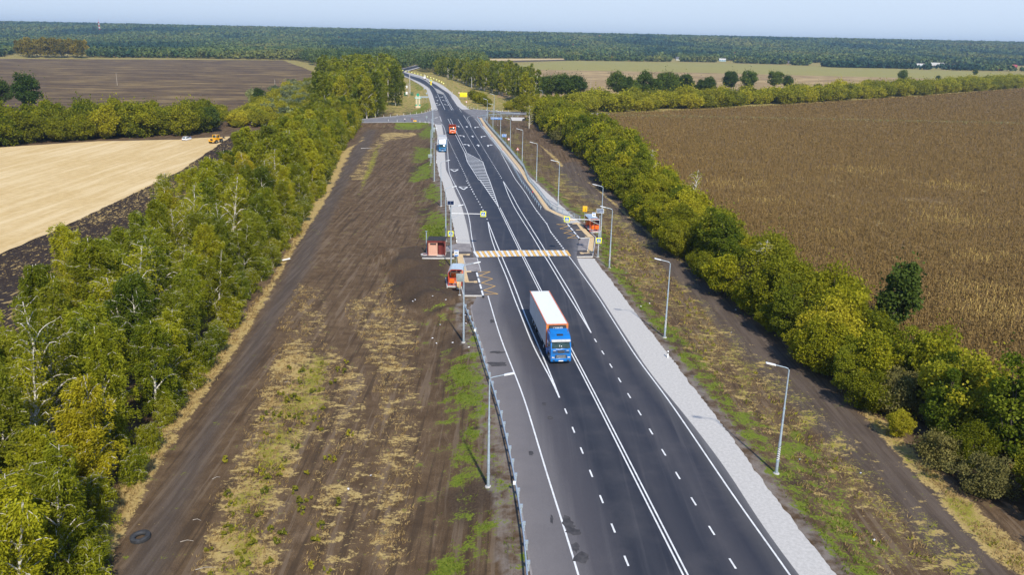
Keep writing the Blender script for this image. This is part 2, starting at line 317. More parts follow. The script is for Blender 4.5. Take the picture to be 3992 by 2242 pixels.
def m_ground():
    t=NT('dry_earth'); p=t.pos(); ST=(1,.38,1)
    n2=t.noise(p,.55,6,.65); n3=t.noise(p,4.5,6,.7); n5=t.noise(p,13,4,.75); nb=t.noise(p,.09,4,.5)
    n4=t.noise(t.scale(p,(1,.22,1),R_(-7)),.8,6,.66,.5)
    pa=t.noise(t.scale(p,(.75,1.25,1),R_(-7)),1.05,5,.68,.3); pb=t.noise(p,.28,4,.55)
    base=t.mix(t.rng(n2,.3,.72),(.100,.064,.035),(.175,.119,.068))
    base=t.mix(t.math('MULTIPLY',t.rng(n4,.52,.72),.5),base,(.27,.195,.125))
    base=t.mix(.75,base,t.mix(t.rng(n5,.25,.75),(.62,.60,.58),(1.5,1.45,1.4)),'MULTIPLY')
    base=t.mix(t.math('MULTIPLY',t.rng(n5,.60,.74),.7),base,(.36,.25,.13))
    rut=t.noise(t.scale(p,(1,.035,1),R_(-7)),1.5,4,.6,.15); base=t.mix(t.math('MULTIPLY',t.rng(rut,.54,.64),.62),base,(.060,.041,.026)); base=t.mix(t.math('MULTIPLY',t.rng(rut,.45,.37),.5),base,(.25,.185,.125))
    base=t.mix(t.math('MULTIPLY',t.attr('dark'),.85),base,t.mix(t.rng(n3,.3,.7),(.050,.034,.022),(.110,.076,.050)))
    pk=t.mix(t.rng(t.noise(t.scale(p,(1,.05,1),R_(-7)),2.2,4,.6),.35,.68),(.092,.072,.058),(.150,.120,.098))
    pk=t.mix(.35,pk,t.mix(t.rng(n5,.25,.75),(.6,.6,.6),(1.5,1.5,1.5)),'MULTIPLY')
    base=t.mix(t.math('MULTIPLY',t.attr('pack'),.88),base,pk)
    base=t.mix(t.math('MULTIPLY',t.attr('dust'),t.rng(n2,.35,.65)),base,(.30,.265,.235))
    def layer(at,cov,lo,hi,col1,col2,cur,amp=2.4):
        f=t.math('ADD',t.attr(at),t.math('MULTIPLY',t.math('SUBTRACT',cov,.5),amp)); mk=t.rng(f,lo,hi)
        return t.mix(mk,cur,t.mix(t.rng(n3,.25,.75),col1,col2))
    mixn=lambda a,b,w:t.math('ADD',t.math('MULTIPLY',a,w),t.math('MULTIPLY',b,1-w))
    c=layer('straw',mixn(mixn(pa,pb,.62),n3,.72),.60,.80,(.37,.26,.085),(.66,.49,.20),base,3.4)
    c=layer('weed',mixn(mixn(pb,n2,.4),mixn(n3,n5,.6),.40),.62,.74,(.16,.155,.02),(.42,.38,.06),c,4.2)
    c=layer('green',mixn(t.noise(p,.55,6,.62),n3,.62),.52,.72,(.085,.150,.012),(.25,.28,.035),c,4.6)
    c=t.mix(1,c,(.80,.79,.78),'MULTIPLY')
    h=t.math('ADD',mixn(n3,n5,.55),t.math('MULTIPLY',rut,1.2))
    return t.bsdf(c,.95,0,t.bump(h,.8,.12),.15)
GMAT=m_ground()
tag(link('ground',npmesh('ground',np.stack([X1,Y1,Z1],1),Qd,GMAT,{k:('POINT',v) for k,v in ATT.items()})),kind='structure').data.shade_smooth()
# ------------------------------------------------------------------ helpers for sheets
from mathutils.geometry import tessellate_polygon
def jag(P,step,amp,seed=1,close=False):
    r=np.random.default_rng(seed); o=[]
    for i in range(len(P) if close else len(P)-1):
        a=np.array(P[i][:2]); b=np.array(P[(i+1)%len(P)][:2]); n=max(1,int(np.hypot(*(b-a))/step)); n=min(n,160)
        for k in range(n):
            q=a+(b-a)*k/n; o.append(tuple(q+(r.uniform(-amp,amp,2) if k else 0)))
    if not close: o.append(tuple(P[-1][:2]))
    return o
def sheet(name,P,z,m,parent=None,kind='structure',follow=None):
    tr=tessellate_polygon([[Vector((p[0],p[1],0)) for p in P]])
    V=[(p[0],p[1],(z if follow is None else float(hz(p[0],p[1],False))+follow)) for p in P]
    me=bpy.data.meshes.new(name); fs=[]
    for (a,b,c) in tr:
        A,B,D=P[a],P[b],P[c]
        fs.append((a,b,c) if (B[0]-A[0])*(D[1]-A[1])-(B[1]-A[1])*(D[0]-A[0])>0 else (a,c,b))
    me.from_pydata(V,[],fs); me.materials.append(m); me.update()
    return tag(link(name,me,parent),kind=kind)
def strip(name,l,r,y0,y1,st,z,m,nc=2,kind='structure'):
    ys=np.arange(y0,y1+.01,st); a=l(ys); b=r(ys)
    if 'gravel' in name:
        jt=.22*wob(ys*2.1,ys*.7)+np.random.default_rng(4).uniform(-.09,.09,len(ys))
        if l is LG: a=a+jt; b=b+.05
        else: b=b+jt; a=a-.0
    f=np.linspace(0,1,nc+1)
    X=a[:,None]+(b-a)[:,None]*f[None]; Y=np.repeat(ys[:,None],nc+1,1); U=np.repeat(f[None],len(ys),0)
    q=np.arange(X.size).reshape(X.shape); Q=np.stack([q[:-1,:-1],q[:-1,1:],q[1:,1:],q[1:,:-1]],-1).reshape(-1,4)
    me=npmesh(name,np.stack([X.ravel(),Y.ravel(),np.full(X.size,z)],1),Q,m,{'u':('POINT',U.ravel()),'w':('POINT',(U*(b-a)[:,None]).ravel())})
    return tag(link(name,me),kind=kind)
def m_asphalt():
    t=NT('asphalt'); p=t.pos(); u=t.attr('u'); st=t.noise(t.scale(p,(1,.02,1),R_(-7)),1.1,5,.62); pa=t.noise(p,.25,5,.6); fi=t.noise(p,22,3,.7)
    near=t.rng(t.n('ShaderNodeSeparateXYZ').outputs[1],0,1)
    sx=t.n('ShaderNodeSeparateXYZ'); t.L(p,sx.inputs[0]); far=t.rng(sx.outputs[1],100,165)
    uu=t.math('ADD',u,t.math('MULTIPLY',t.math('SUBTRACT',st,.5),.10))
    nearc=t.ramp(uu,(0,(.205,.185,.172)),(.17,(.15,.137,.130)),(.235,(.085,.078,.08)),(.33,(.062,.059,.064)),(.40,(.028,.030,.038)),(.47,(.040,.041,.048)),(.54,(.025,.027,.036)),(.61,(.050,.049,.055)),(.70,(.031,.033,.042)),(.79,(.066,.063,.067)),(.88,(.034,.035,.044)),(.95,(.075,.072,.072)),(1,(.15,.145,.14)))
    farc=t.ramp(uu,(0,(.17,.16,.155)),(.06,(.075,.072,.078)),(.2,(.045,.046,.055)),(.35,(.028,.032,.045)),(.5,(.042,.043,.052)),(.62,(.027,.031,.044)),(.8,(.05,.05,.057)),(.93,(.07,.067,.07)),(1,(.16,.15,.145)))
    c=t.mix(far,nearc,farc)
    c=t.mix(t.math('MULTIPLY',t.rng(pa,.45,.72),.26),c,(.115,.105,.10))
    c=t.mix(t.math('MULTIPLY',t.rng(st,.52,.70),.26),c,(.14,.13,.125))
    sp=t.noise(t.scale(p,(1,.55,1)),.33,3,.5); c=t.mix(t.math('MULTIPLY',t.rng(sp,.72,.78),.35),c,(.02,.02,.023))
    c=t.mix(.5,c,t.mix(t.rng(fi,.2,.8),(.55,.55,.55),(1.45,1.45,1.45)),'MULTIPLY')
    c=t.mix(1,c,(.90,.90,.93),'MULTIPLY')
    return t.bsdf(c,.72,0,t.bump(fi,.25,.01),.35)
def m_simple(name,a,b,sc,det=6,c=None,bumpst=.4,rough=.92,stretch=None):
    t=NT(name); p=t.pos(); v=t.scale(p,stretch[0],stretch[1]) if stretch else p
    f=t.noise(v,sc,det,.65); col=t.mix(t.rng(f,.32,.68),a,b)
    if c: col=t.mix(t.rng(t.noise(p,sc*5,4,.7),.55,.75),col,c)
    return t.bsdf(col,rough,0,t.bump(t.noise(p,sc*8,3,.7),bumpst,.02),.2)
ASPH=m_asphalt()
GRAV=m_simple('pale_gravel',(.44,.42,.385),(.54,.515,.475),3.5,6,(.35,.33,.30),.12)
ASPH2=m_simple('side_road_asphalt',(.155,.15,.155),(.23,.22,.22),.3,6,(.26,.25,.24))
PAVE=m_simple('platform_asphalt',(.060,.054,.056),(.10,.092,.092),.6,6,(.13,.12,.12))
GREYP=m_simple('dusty_paving',(.20,.18,.175),(.30,.275,.265),.5,6,(.16,.15,.145))
TACT=m_simple('sand_coloured_paving',(.56,.40,.21),(.66,.49,.28),2,5,None)
WLINE=m_simple('white_road_paint',(.60,.60,.58),(.82,.82,.80),1.6,7,(.45,.45,.44),.1,.6)
YLINE=m_simple('yellow_road_paint',(.66,.38,.10),(.80,.50,.16),1.2,6,None,.1,.6)
tag(sheet('side_road',[(x,float(SLB(x))) for x in np.linspace(-140,-22,60)]+[(-14,float(SLB(-20))),(-14,float(SLT(-26)))]+[(x,float(SLT(x))) for x in np.linspace(-26,-140,60)],.012,ASPH2))
sheet('side_road',[(float(LA(232))+14,float(SRB(5)))]+[(x,float(SRB(x))) for x in np.linspace(2,50,60)]+[(x,float(SRT(x))) for x in np.linspace(50,-24,80)],.012,ASPH2)
def kstrip(name,fn,x0,x1,off0,off1,z,m):
    xs=np.linspace(x0,x1,70); return sheet(name,[(x,float(fn(x))+off0) for x in xs]+[(x,float(fn(x))+off1) for x in xs[::-1]],z,m)
kstrip('gravel_shoulder',SLT,-140,-30,-.9,.9,.018,GRAV); kstrip('gravel_shoulder',SLB,-140,-28,-.6,1.0,.018,GRAV)
kstrip('gravel_shoulder',SRT,-24,50,-.2,1.4,.018,GRAV); kstrip('gravel_shoulder',SRB,6,50,-1.4,.3,.018,GRAV)
strip('gravel_shoulder',LG,LA,147,1200,.5,.004,GRAV)
strip('gravel_shoulder',RA,RG,20,141,.4,.004,GRAV); strip('gravel_shoulder',RA,RG,168,1200,.5,.004,GRAV)
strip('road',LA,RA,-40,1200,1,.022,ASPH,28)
strip('dusty_edge',LG,LA,20,113,1,.004,GREYP)
# ------------------------------------------------------------------ paint on the road
ZM=.030; ZK=0.
def lane(bm,px,w=.15,dash=None,z=ZM,world=False,smooth=True):
    P=[np.array(p if world else G(*p)) for p in px]
    if not smooth and len(P)>2:
        for i in range(len(P)-1): lane(bm,[tuple(P[i]),tuple(P[i+1])],w,dash,z,True)
        return
    if smooth and len(P)>2:      # gentle resample
        d=np.cumsum([0]+[np.hypot(*(P[i+1]-P[i])) for i in range(len(P)-1)]); s=np.linspace(0,d[-1],max(8,int(d[-1]/3)))
        x=np.interp(s,d,[p[0] for p in P]); y=np.interp(s,d,[p[1] for p in P])
        for _ in range(2):
            x[1:-1]=(x[:-2]+2*x[1:-1]+x[2:])/4; y[1:-1]=(y[:-2]+2*y[1:-1]+y[2:])/4
        P=[np.array(q) for q in zip(x,y)]
    global ZK; ZK+=.0006; z=z+ZK
    d=np.cumsum([0]+[np.hypot(*(P[i+1]-P[i])) for i in range(len(P)-1)])
    def at(s):
        return np.array([np.interp(s,d,[p[0] for p in P]),np.interp(s,d,[p[1] for p in P])])
    segs=[]
    if dash:
        s=dash[2] if len(dash)>2 else 0
        while s<d[-1]: segs.append((s,min(s+dash[0],d[-1]))); s+=dash[0]+dash[1]
    else: segs=[(0,d[-1])]
    for (a,b) in segs:
        n=max(1,int((b-a)/3)); ss=np.linspace(a,b,n+1); L=[];R=[]
        for s in ss:
            t=at(min(s+.3,d[-1]))-at(max(s-.3,0)); t/=np.hypot(*t)+1e-9; nn=np.array([-t[1],t[0]])*w/2; q=at(s); L.append(q+nn); R.append(q-nn)
        for i in range(n): bm.add([(*R[i],z),(*R[i+1],z),(*L[i+1],z),(*L[i],z)],[(3,2,1,0)] if 0 else [(0,1,2,3)])
def flatpoly(bm,P,z=ZM):
    n=len(P); ar=sum(P[i][0]*P[(i+1)%n][1]-P[(i+1)%n][0]*P[i][1] for i in range(n)); P=P if ar>0 else P[::-1]
    tr=tessellate_polygon([[Vector((p[0],p[1],0)) for p in P]]); fs=[]
    for (a,b,c) in tr:
        A,B,D=P[a],P[b],P[c]; fs.append((a,b,c) if (B[0]-A[0])*(D[1]-A[1])-(B[1]-A[1])*(D[0]-A[0])>0 else (a,c,b))
    bm.add([(p[0],p[1],z) for p in P],fs)
W=MB()
e1=pts(kB,(490,0),(560,130),(630,270),(680,400),(703,500),(712,600),(725,700),(760,850)); e2=pts(kB,(785,925),(810,1010),(830,1085))
eA=pts(kA,(1008,860),(1012,940),(1018,1000),(1025,1130),(1033,1220),(1050,1260))
lane(W,eA+e1[1:]); lane(W,e2)
lane(W,pts(kE,(1750,25),(1840,330),(1960,750),(2080,1110))+pts(kD,(830,0),(930,250),(1000,480),(1075,740),(1150,970),(1230,1230),(1300,1447),(1420,1900)))
lane(W,pts(kA,(1008,870),(985,770),(965,730),(935,720),(900,716)))
lane(W,pts(kB,(1490,370),(1430,280),(1370,175),(1310,90),(1240,0))+pts(kY,(880,1447),(700,1110),(520,900),(440,780),(340,670),(320,620),(245,540)))
lane(W,pts(kB,(1490,370),(1610,525)),.28,(1,.6)); lane(W,pts(kB,(1610,525),(1655,620))); lane(W,pts(kB,(1655,620),(1820,835)),.28,(1,.6))
lane(W,pts(kB,(1870,905),(2000,1080),(2110,1240),(2200,1360))+pts(kD,(1690,0),(1890,260),(2060,510),(2234,770))+pts(kQ,(300,960),(650,1447),(1100,2100)))
for o in (-.17,.17):
    c=[G(*p) for p in pts(kB,(1048,330),(1295,835))]+[G(*p) for p in pts(kB,(1328,905),(1536,1320))]+[G(*p) for p in pts(kC,(1058,1040),(1271,1447))]+[G(*p) for p in pts(kD,(2012,1447),(2700,2800))]
    lane(W,[(x+o,y) for x,y in c],.14,world=True)
pLl=pts(kB,(915,500),(930,600),(960,720),(1005,840),(1030,915),(1130,1140),(1240,1447))+pts(kC,(400,520),(560,940),(700,1210),(838,1447))+pts(kD,(1170,262))
pLr=pts(kB,(915,500),(932,540),(1000,720),(1050,840),(1080,915),(1190,1170),(1300,1447))+pts(kC,(420,450),(600,880),(700,1100),(840,1440))+pts(kD,(1170,262))
pRl=pts(kB,(1095,20),(1150,170),(1220,320),(1330,500),(1440,670),(1535,835),(1585,905),(1750,1180))+pts(kC,(950,230),(1120,500),(1300,800))
pRr=pts(kB,(1095,20),(1190,165),(1270,320),(1450,610),(1590,835),(1625,905),(1850,1270))+pts(kC,(985,200),(1100,390),(1300,800))
for p in (pLl,pLr,pRl,pRr): lane(W,p,.16)
lane(W,pts(kC,(1342,875))+pts(kD,(2162,1112),(2600,1800)),.15,(1.25,3.03))
lane(W,pts(kD,(1206,335),(1612,1340),(1900,2060)),.15,(1.25,3.02))
lane(W,pts(kB,(660,12),(845,333),(905,470)),.22,(1.1,2.2)); lane(W,pts(kA,(1020,880),(1290,1447)),.22,(1.1,2.2))
lane(W,pts(kA,(1020,675),(1100,845),(1190,1020))); lane(W,pts(kA,(1045,675),(1120,840),(1207,1015)))
lane(W,pts(kA,(1120,680),(1172,767))); lane(W,pts(kA,(1172,767),(1360,1090)),.22,(1.1,1.9)); lane(W,pts(kA,(1255,770),(1565,1285)),.22,(1.1,1.9))
lane(W,pts(kA,(1175,640),(1215,700),(1255,765))); lane(W,pts(kA,(1255,765),(1240,715),(1212,672),(1230,652),(1275,640)),.14); lane(W,pts(kA,(1190,660),(1215,660)),.12)
lane(W,pts(kA,(1135,575),(1155,610))); lane(W,pts(kA,(1150,580),(1250,585)),.2); lane(W,pts(kA,(1160,596),(1320,600)),.12)
isl=pts(kA,(1188,1018),(1215,1110),(1330,1290))+pts(kB,(820,0),(930,165),(1040,325)); isr=pts(kA,(1205,1016),(1285,1060),(1370,1108),(1410,1230))+pts(kB,(930,0),(985,160),(1040,325))
lane(W,isl,.16,smooth=False); lane(W,isr,.16,smooth=False)
il=sorted([G(*p)[::-1] for p in isl]); ir=sorted([G(*p)[::-1] for p in isr])
for y in np.arange(il[0][0]+1.6,min(il[-1][0],ir[-1][0]),2.75):
    a=np.interp(y,[q[0] for q in il],[q[1] for q in il]); b=np.interp(y-.2,[q[0] for q in ir],[q[1] for q in ir])
    if b-a>.2: W.add([(a,y-.4,ZM),(b,y-.6,ZM),(b,y+.15,ZM),(a,y+.35,ZM)],[(0,1,2,3)])
# far carriageway lines
lane(W,pts(k1,(1330,1340),(1240,1110),(1150,830),(1060,650)),.2); lane(W,pts(k1,(1330,840),(1440,1080),(1565,1340)),.2)
lane(W,pts(k1,(1525,880),(1640,1110),(1775,1350)),.2); lane(W,pts(k1,(1550,860),(1670,1090),(1825,1350)),.2); lane(W,pts(k1,(1700,850),(1850,1060),(1960,1230),(2060,1280)),.2); lane(W,pts(k1,(1660,1345),(1825,1352)),.4)
lane(W,pts(kA,(938,650),(955,702)),.2); lane(W,pts(kA,(880,697),(958,697)),.35); lane(W,pts(kA,(560,655),(720,648)),.3); lane(W,pts(kA,(380,668),(500,660)),.3); lane(W,pts(kA,(540,690),(700,680),(900,690)),.14)
lane(W,pts(k2,(930,1270),(1090,1305),(1300,1310)),.14); lane(W,pts(k2,(1360,1270),(1480,1270)),.3); lane(W,pts(k2,(1290,1243),(1380,1245)),.3); lane(W,pts(k2,(1560,1275),(1650,1290)),.35)
def arrow(cx,cy,rot,kind,s=1.):
    c,sn=math.cos(rot),math.sin(rot); T=lambda x,y:(cx+s*(x*c-y*sn),cy+s*(x*sn+y*c))
    if kind=='up': flatpoly(W,[T(*p) for p in ((-.16,-2.4),(.16,-2.4),(.16,.6),(.55,.6),(0,2.4),(-.55,.6),(-.16,.6))])
    else:
        k=-1 if kind=='left' else 1
        flatpoly(W,[T(k*x,y) for x,y in ((-.5,-2.6),(-.18,-2.6),(-.02,.5),(.55,.9),(.55,.2),(1.4,1.5),(.55,2.4),(.55,1.75),(-.45,1.0))])
for (p,k) in (((1120,752),'left'),((1170,850),'left'),((1218,940),'left'),((1210,757),'up'),((1268,853),'up'),((1325,945),'up'),((1300,762),'right'),((1365,857),'right'),((1430,945),'right')):
    x,y=G(*kA(*p)); arrow(x,y,R_(6),k,1.25)
for p,k in (((1290,945),'up'),((1330,1052),'up'),((1385,1185),'right'),((1480,945),'right'),((1530,1052),'left'),((1595,1185),'left')):
    x,y=G(*k1(*p)); arrow(x,y,R_(190),k,1.35)
for p in ((1080,1195),(1170,1373)):
    x,y=G(*kA(*p))
    for a,b in (((-1.1,1.7),(1.1,1.7)),((1.1,1.7),(.35,-2.4)),((.35,-2.4),(-1.1,1.7))): lane(W,[(x+a[0],y+a[1]),(x+b[0],y+b[1])],.42,world=True)
zt=[G(*kB(735,852)),G(*kB(1280,839)),G(*kB(1852,840))]; zb=[G(*kB(782,922)),G(*kB(1320,910)),G(*kB(1898,906))]
def zl(a,f): return (a[0][0]+(a[1][0]-a[0][0])*2*f,a[0][1]+(a[1][1]-a[0][1])*2*f) if f<.5 else (a[1][0]+(a[2][0]-a[1][0])*(2*f-1),a[1][1]+(a[2][1]-a[1][1])*(2*f-1))
Y_=MB(); NZ=34
for i in range(NZ):
    f0=i/NZ+.0012; f1=(i+1)/NZ-.0012; bm=W if i%2==0 else Y_
    bm.add([(*zl(zb,f0),ZM+.055),(*zl(zb,f1),ZM+.055),(*zl(zt,f1),ZM+.055),(*zl(zt,f0),ZM+.055)],[(0,1,2,3)])
for P in (pts(k9,(1680,632),(2005,625),(1715,735),(2070,815),(1770,925),(2140,1015),(1830,1128),(2215,1225),(1850,1240)),pts(k8,(250,508),(50,510),(290,552),(120,602),(370,648),(203,695),(455,742),(275,800),(500,797))):
    lane(Y_,P,.16,smooth=False)
tag(W.build('road_marking',WLINE),kind='structure'); tag(Y_.build('road_marking',YLINE),kind='structure')
# oil and water stains on the near left lane
STAIN=m_simple('oil_stain',(.045,.043,.046),(.085,.080,.080),1.5,5)
for (u,v,rx_,ry_) in ((*kD(1222,1098),.55,.35),(*kD(1262,1160),.7,.22),(*kD(1240,1120),.5,.12),(*kD(1312,1335),.7,.25),(*kD(1280,1262),.35,.3),(*kD(1070,302),.25,.2),(*kD(980,636),.28,.18),(*kD(1110,398),.3,.15),(*kD(1118,1078),.14,.25),(*kD(740,40),.8,.2),(*kC(60,655),.4,.3),(*kC(130,1045),1.1,.14),(*kC(120,1190),1.3,.3),(*kB(2010,757),.8,.4)):
    x,y=G(u,v); r=np.random.default_rng(int(u)); k_=[(x+rx_*math.cos(a)*q,y+ry_*3*math.sin(a)*q) for a,q in zip(np.linspace(0,6.1,14),r.uniform(.55,1.1,14))]; ZK+=.0004; sheet('oil_stain',k_,.0245+ZK*.25,STAIN)
# raised median on the far carriageway
med=[G(*p) for p in pts(k1,(430,205),(800,330),(1000,430),(1140,560),(1240,660),(1370,720),(1520,820),(1545,850),(1525,875),(1320,825),(1270,740),(1200,640),(1100,560),(950,440),(780,360),(430,260))]
mb=MB(); mb.prism(med,.0,.16); tag(mb.build('traffic_island',M_['concdark']),kind='structure')
# ------------------------------------------------------------------ bus stop platforms, kiosk pad, footpath
def plat(name,px,z0,z1,m): 
    b=MB(); b.prism([G(*p,z1) for p in px],z0,z1); return tag(b.build(name,m),kind='structure')
plat('platform',pts(k9,(1310,600),(1640,592),(1815,1235),(1290,1235),(1215,1000),(1150,750)),-1,.16,PAVE)
plat('platform',pts(kB,(140,922),(735,918),(720,852),(415,850),(330,850),(135,870)),-1.2,.10,PAVE)
plat('platform',pts(kB,(415,852),(722,852),(705,758),(560,750),(415,790)),-1.2,.07,GREYP)
plat('platform',pts(kB,(105,800),(205,790),(205,870),(135,872)),-1.5,-.1,GREYP)
plat('platform',pts(kB,(625,920),(782,922),(830,1078),(660,1076)),-1.0,.06,GREYP)
plat('platform',pts(k9,(1150,175),(1270,240),(1370,585),(1310,600),(1230,600),(1180,400)),-1.2,.11,PAVE)
plat('platform',pts(k8,(270,485),(560,478),(625,540),(770,668),(865,778),(535,787)),-.8,.16,PAVE)
plat('platform',pts(k8,(535,789),(740,783),(695,1045),(490,1055)),-.8,.05,GREYP)
plat('platform',pts(k8,(742,783),(862,778),(805,1170),(475,1175),(490,1050),(697,1043)),-.8,.10,PAVE)
def band(name,px,w,z,m,z0=None):
    P=[np.array(G(*p,z)) for p in px]; L=[];R=[]
    for i in range(len(P)):
        t=P[min(i+1,len(P)-1)]-P[max(i-1,0)]; t=t/np.hypot(*t); n=np.array([-t[1],t[0]])*w/2; L.append(P[i]+n); R.append(P[i]-n)
    bm=MB()
    for i in range(len(P)-1):
        q=[tuple(R[i]),tuple(R[i+1]),tuple(L[i+1]),tuple(L[i])]
        bm.prism(q[::-1] if 0 else q,(z-.03 if z0 is None else z0),z)
    return tag(bm.build(name,m),kind='structure')
TZ=.135
band('footpath',pts(kY,(352,525),(385,580),(440,665),(500,745),(600,860),(720,1010),(860,1175),(970,1310),(1080,1447))+pts(kB,(1440,90),(1500,175),(1560,265),(1620,350),(1700,390),(1800,430),(1910,475)),1.25,.14,TACT,-.5)
kerbx=lambda px,z=.17,w=.14: band('kerb',px,w,z,M_['concdark'],-.5)
band('tactile_strip',pts(k8,(430,470),(515,490),(605,605),(690,700),(785,775)),1.05,.165,TACT); band('tactile_strip',pts(k8,(785,778),(765,950),(745,1100)),1.0,.105,TACT)
for p in (pts(k8,(380,494),(500,492)),pts(k8,(460,622),(640,615)),pts(k8,(645,766),(760,763))): band('tactile_strip',p,.6,.166,TACT)
band('tactile_strip',pts(k8,(545,1107),(745,1105)),.55,.106,TACT); band('tactile_strip',pts(k8,(545,1107),(605,1106)),1.2,.107,TACT)
band('tactile_strip',pts(k9,(1190,165),(1230,420),(1300,700),(1345,885)),1.05,.165,TACT); band('tactile_strip',pts(k9,(995,148),(1460,152)),.55,.166,TACT)
band('tactile_strip',pts(k9,(995,146),(1080,147)),1.1,.167,TACT); band('tactile_strip',pts(k9,(1375,152),(1460,155)),1.1,.167,TACT)
band('tactile_strip',pts(k9,(1310,612),(1495,612)),.75,.166,TACT); band('tactile_strip',pts(k9,(1330,890),(1660,888)),.55,.166,TACT); band('tactile_strip',pts(k9,(1570,888),(1660,888)),1.05,.167,TACT)
LK=M_['concrete']
for p in (pts(k9,(175,240),(1040,238)),pts(k9,(1285,232),(1370,585)),pts(k9,(1310,592),(1630,588)),pts(k9,(1285,1245),(1810,1248)),pts(k9,(1230,1010),(1280,1240)),pts(k8,(870,775),(805,1172)),pts(k8,(540,788),(740,783)),pts(k8,(742,783),(695,1043)),pts(k8,(475,1175),(805,1172)),pts(k8,(770,668),(870,775)),pts(k9,(815,770),(850,1020))):
    band('kerb',p,.13,.185,LK,-.9)
kerbx(pts(kY,(330,530),(430,670),(590,865),(840,1175),(1050,1447))+pts(kB,(1350,0),(1480,180),(1600,352),(1700,405),(1890,490)))
kerbx(pts(kY,(375,520),(455,655),(615,850),(870,1150),(1100,1447))+pts(kB,(1390,0),(1520,170),(1640,340),(1730,385),(1930,465)))
# black and white kerbs at the bays
for (a,b) in ((k9(1632,605),k9(1815,1255)),(k8(270,488),(k8(528,798)))):
    A=np.array(G(*a,.2)); B=np.array(G(*b,.2)); n=4; wb=MB(); bb=MB()
    for i in range(n):
        for (s,e,bm) in ((0,.24,bb),(.24,1,wb)):
            p=A+(B-A)*(i+s)/n; q=A+(B-A)*(i+e)/n; bm.bar((*p,.11),(*q,.11),.26,.24)
    p=A+(B-A)*1.0; q=A+(B-A)*1.05; bb.bar((*p,.11),(*q,.11),.26,.24)
    tag(wb.build('kerb',M_['white']),kind='structure'); tag(bb.build('kerb',M_['blackpaint']),kind='structure')
# ------------------------------------------------------------------ fields
def m_field(name,a,b,cc,stre,rz,sc=1,thr=(.5,.66),big=.03):
    t=NT(name); p=t.pos(); f=t.noise(t.scale(p,stre,rz),sc,6,.68); g=t.noise(p,1.3*sc,6,.7); k=t.noise(t.scale(p,(1,1,1)),big,4,.55)
    col=t.mix(t.rng(g,.3,.7),a,b); col=t.mix(t.rng(t.math('ADD',t.math('MULTIPLY',f,.7),t.math('MULTIPLY',k,.3)),*thr),col,cc)
    return t.bsdf(col,.95,0,t.bump(g,.5,.1),.1)
def px3(z,*l): return [G(*kO(*p),z) for p in l]
FZ=-1.28
STUB=m_field('straw_stubble',(.52,.36,.155),(.63,.46,.22),(.70,.54,.30),(1,.06,1),R_(-52),.5,(.42,.66))
PLOW=m_field('ploughed_clods',(.022,.016,.014),(.055,.040,.032),(.40,.285,.11),(1,.35,1),R_(-52),1.9,(.525,.60))
FALL=m_field('harvested_soil',(.070,.045,.027),(.128,.084,.048),(.36,.25,.10),(.05,1,1),R_(3),.20,(.47,.66))
SUNF=m_field('dry_sunflower_ground',(.130,.083,.036),(.20,.132,.058),(.42,.31,.12),(1,.3,1),R_(-60),.5,(.54,.66),.03)
MEAD=m_field('pale_meadow',(.25,.225,.062),(.34,.295,.10),(.42,.33,.13),(.05,1,1),R_(2),.25,(.52,.7))
TANF=m_field('tan_fallow',(.19,.125,.060),(.31,.215,.105),(.56,.40,.19),(.05,1,1),R_(2),.22,(.46,.60))
DARKF=m_field('dark_ploughland',(.075,.05,.04),(.11,.08,.06),(.16,.12,.08),(.05,1,1),0,.2)
PALEF=m_field('pale_stubble',(.55,.40,.20),(.64,.48,.26),(.5,.36,.17),(.05,1,1),0,.2)
sl=px3(FZ,(-1400,1250),(-500,860),(0,640),(160,571),(330,490),(450,432),(560,358),(578,346))
sheet('stubble_field',jag(sl,3,.35)+jag(px3(FZ,(578,343),(450,351),(250,355),(0,371),(-900,410)),6,.8),FZ+.06,STUB)
so=[(x+32*.93,y-32*.37) for x,y in sl]
P=jag(sl,2,.3,5)+jag(so[::-1],3,.8)
b=sheet('ploughed_strip',P,FZ+.03,PLOW)
# clods turned up by the plough: one rough layer
def clods():
    r=np.random.default_rng(5); V=[];Q=[];n=0; A=np.array(sl); 
    d=np.cumsum(np.r_[0,np.hypot(*np.diff(A,axis=0).T)]); N=16000; s=r.uniform(d[1]+30,d[-1],N); x=np.interp(s,d,A[:,0]); y=np.interp(s,d,A[:,1]); o=r.uniform(.2,30,N)
    x=x+o*.93+r.normal(0,.1,N); y=y-o*.37
    ang=r.uniform(0,6.28,N); w=r.uniform(.12,.45,N); h=r.uniform(.08,.3,N); z0=FZ+.02
    c,sn=np.cos(ang)*w,np.sin(ang)*w
    V=np.stack([np.stack([x+c,y+sn,np.full(N,z0)],1),np.stack([x-sn*.6,y+c*.6,np.full(N,z0)],1),np.stack([x-c,y-sn,np.full(N,z0)],1),np.stack([x+sn*.7,y-c*.7,np.full(N,z0)],1),np.stack([x+r.normal(0,.08,N),y+r.normal(0,.08,N),z0+h],1)],1).reshape(-1,3)
    i=np.arange(N)[:,None]*5; T=np.concatenate([np.concatenate([i+a,i+b_,i+4],1) for a,b_ in ((0,1),(1,2),(2,3),(3,0))])
    tag(link('soil_clods',npmesh('soil_clods',V,T,PLOW,k=3)),kind='stuff')
clods()
sheet('harvested_field',jag(px3(FZ,(-900,420),(0,345),(200,300),(450,285),(640,275),(720,240),(800,186),(770,172),(735,160),(712,151),(350,149),(0,147),(-700,150)),14,1.2,1,True),FZ+.02,FALL)
SFL=px3(-.7,(1340,290),(1480,400),(1590,530),(1760,690),(1910,820),(2120,980),(2330,1140),(2620,1310),(3300,1750))
SFL=[(x+4.0,y+1.5) for x,y in SFL]
SFT=px3(-.7,(1440,291),(1700,279),(2000,263),(2300,243),(2576,222),(3100,185))
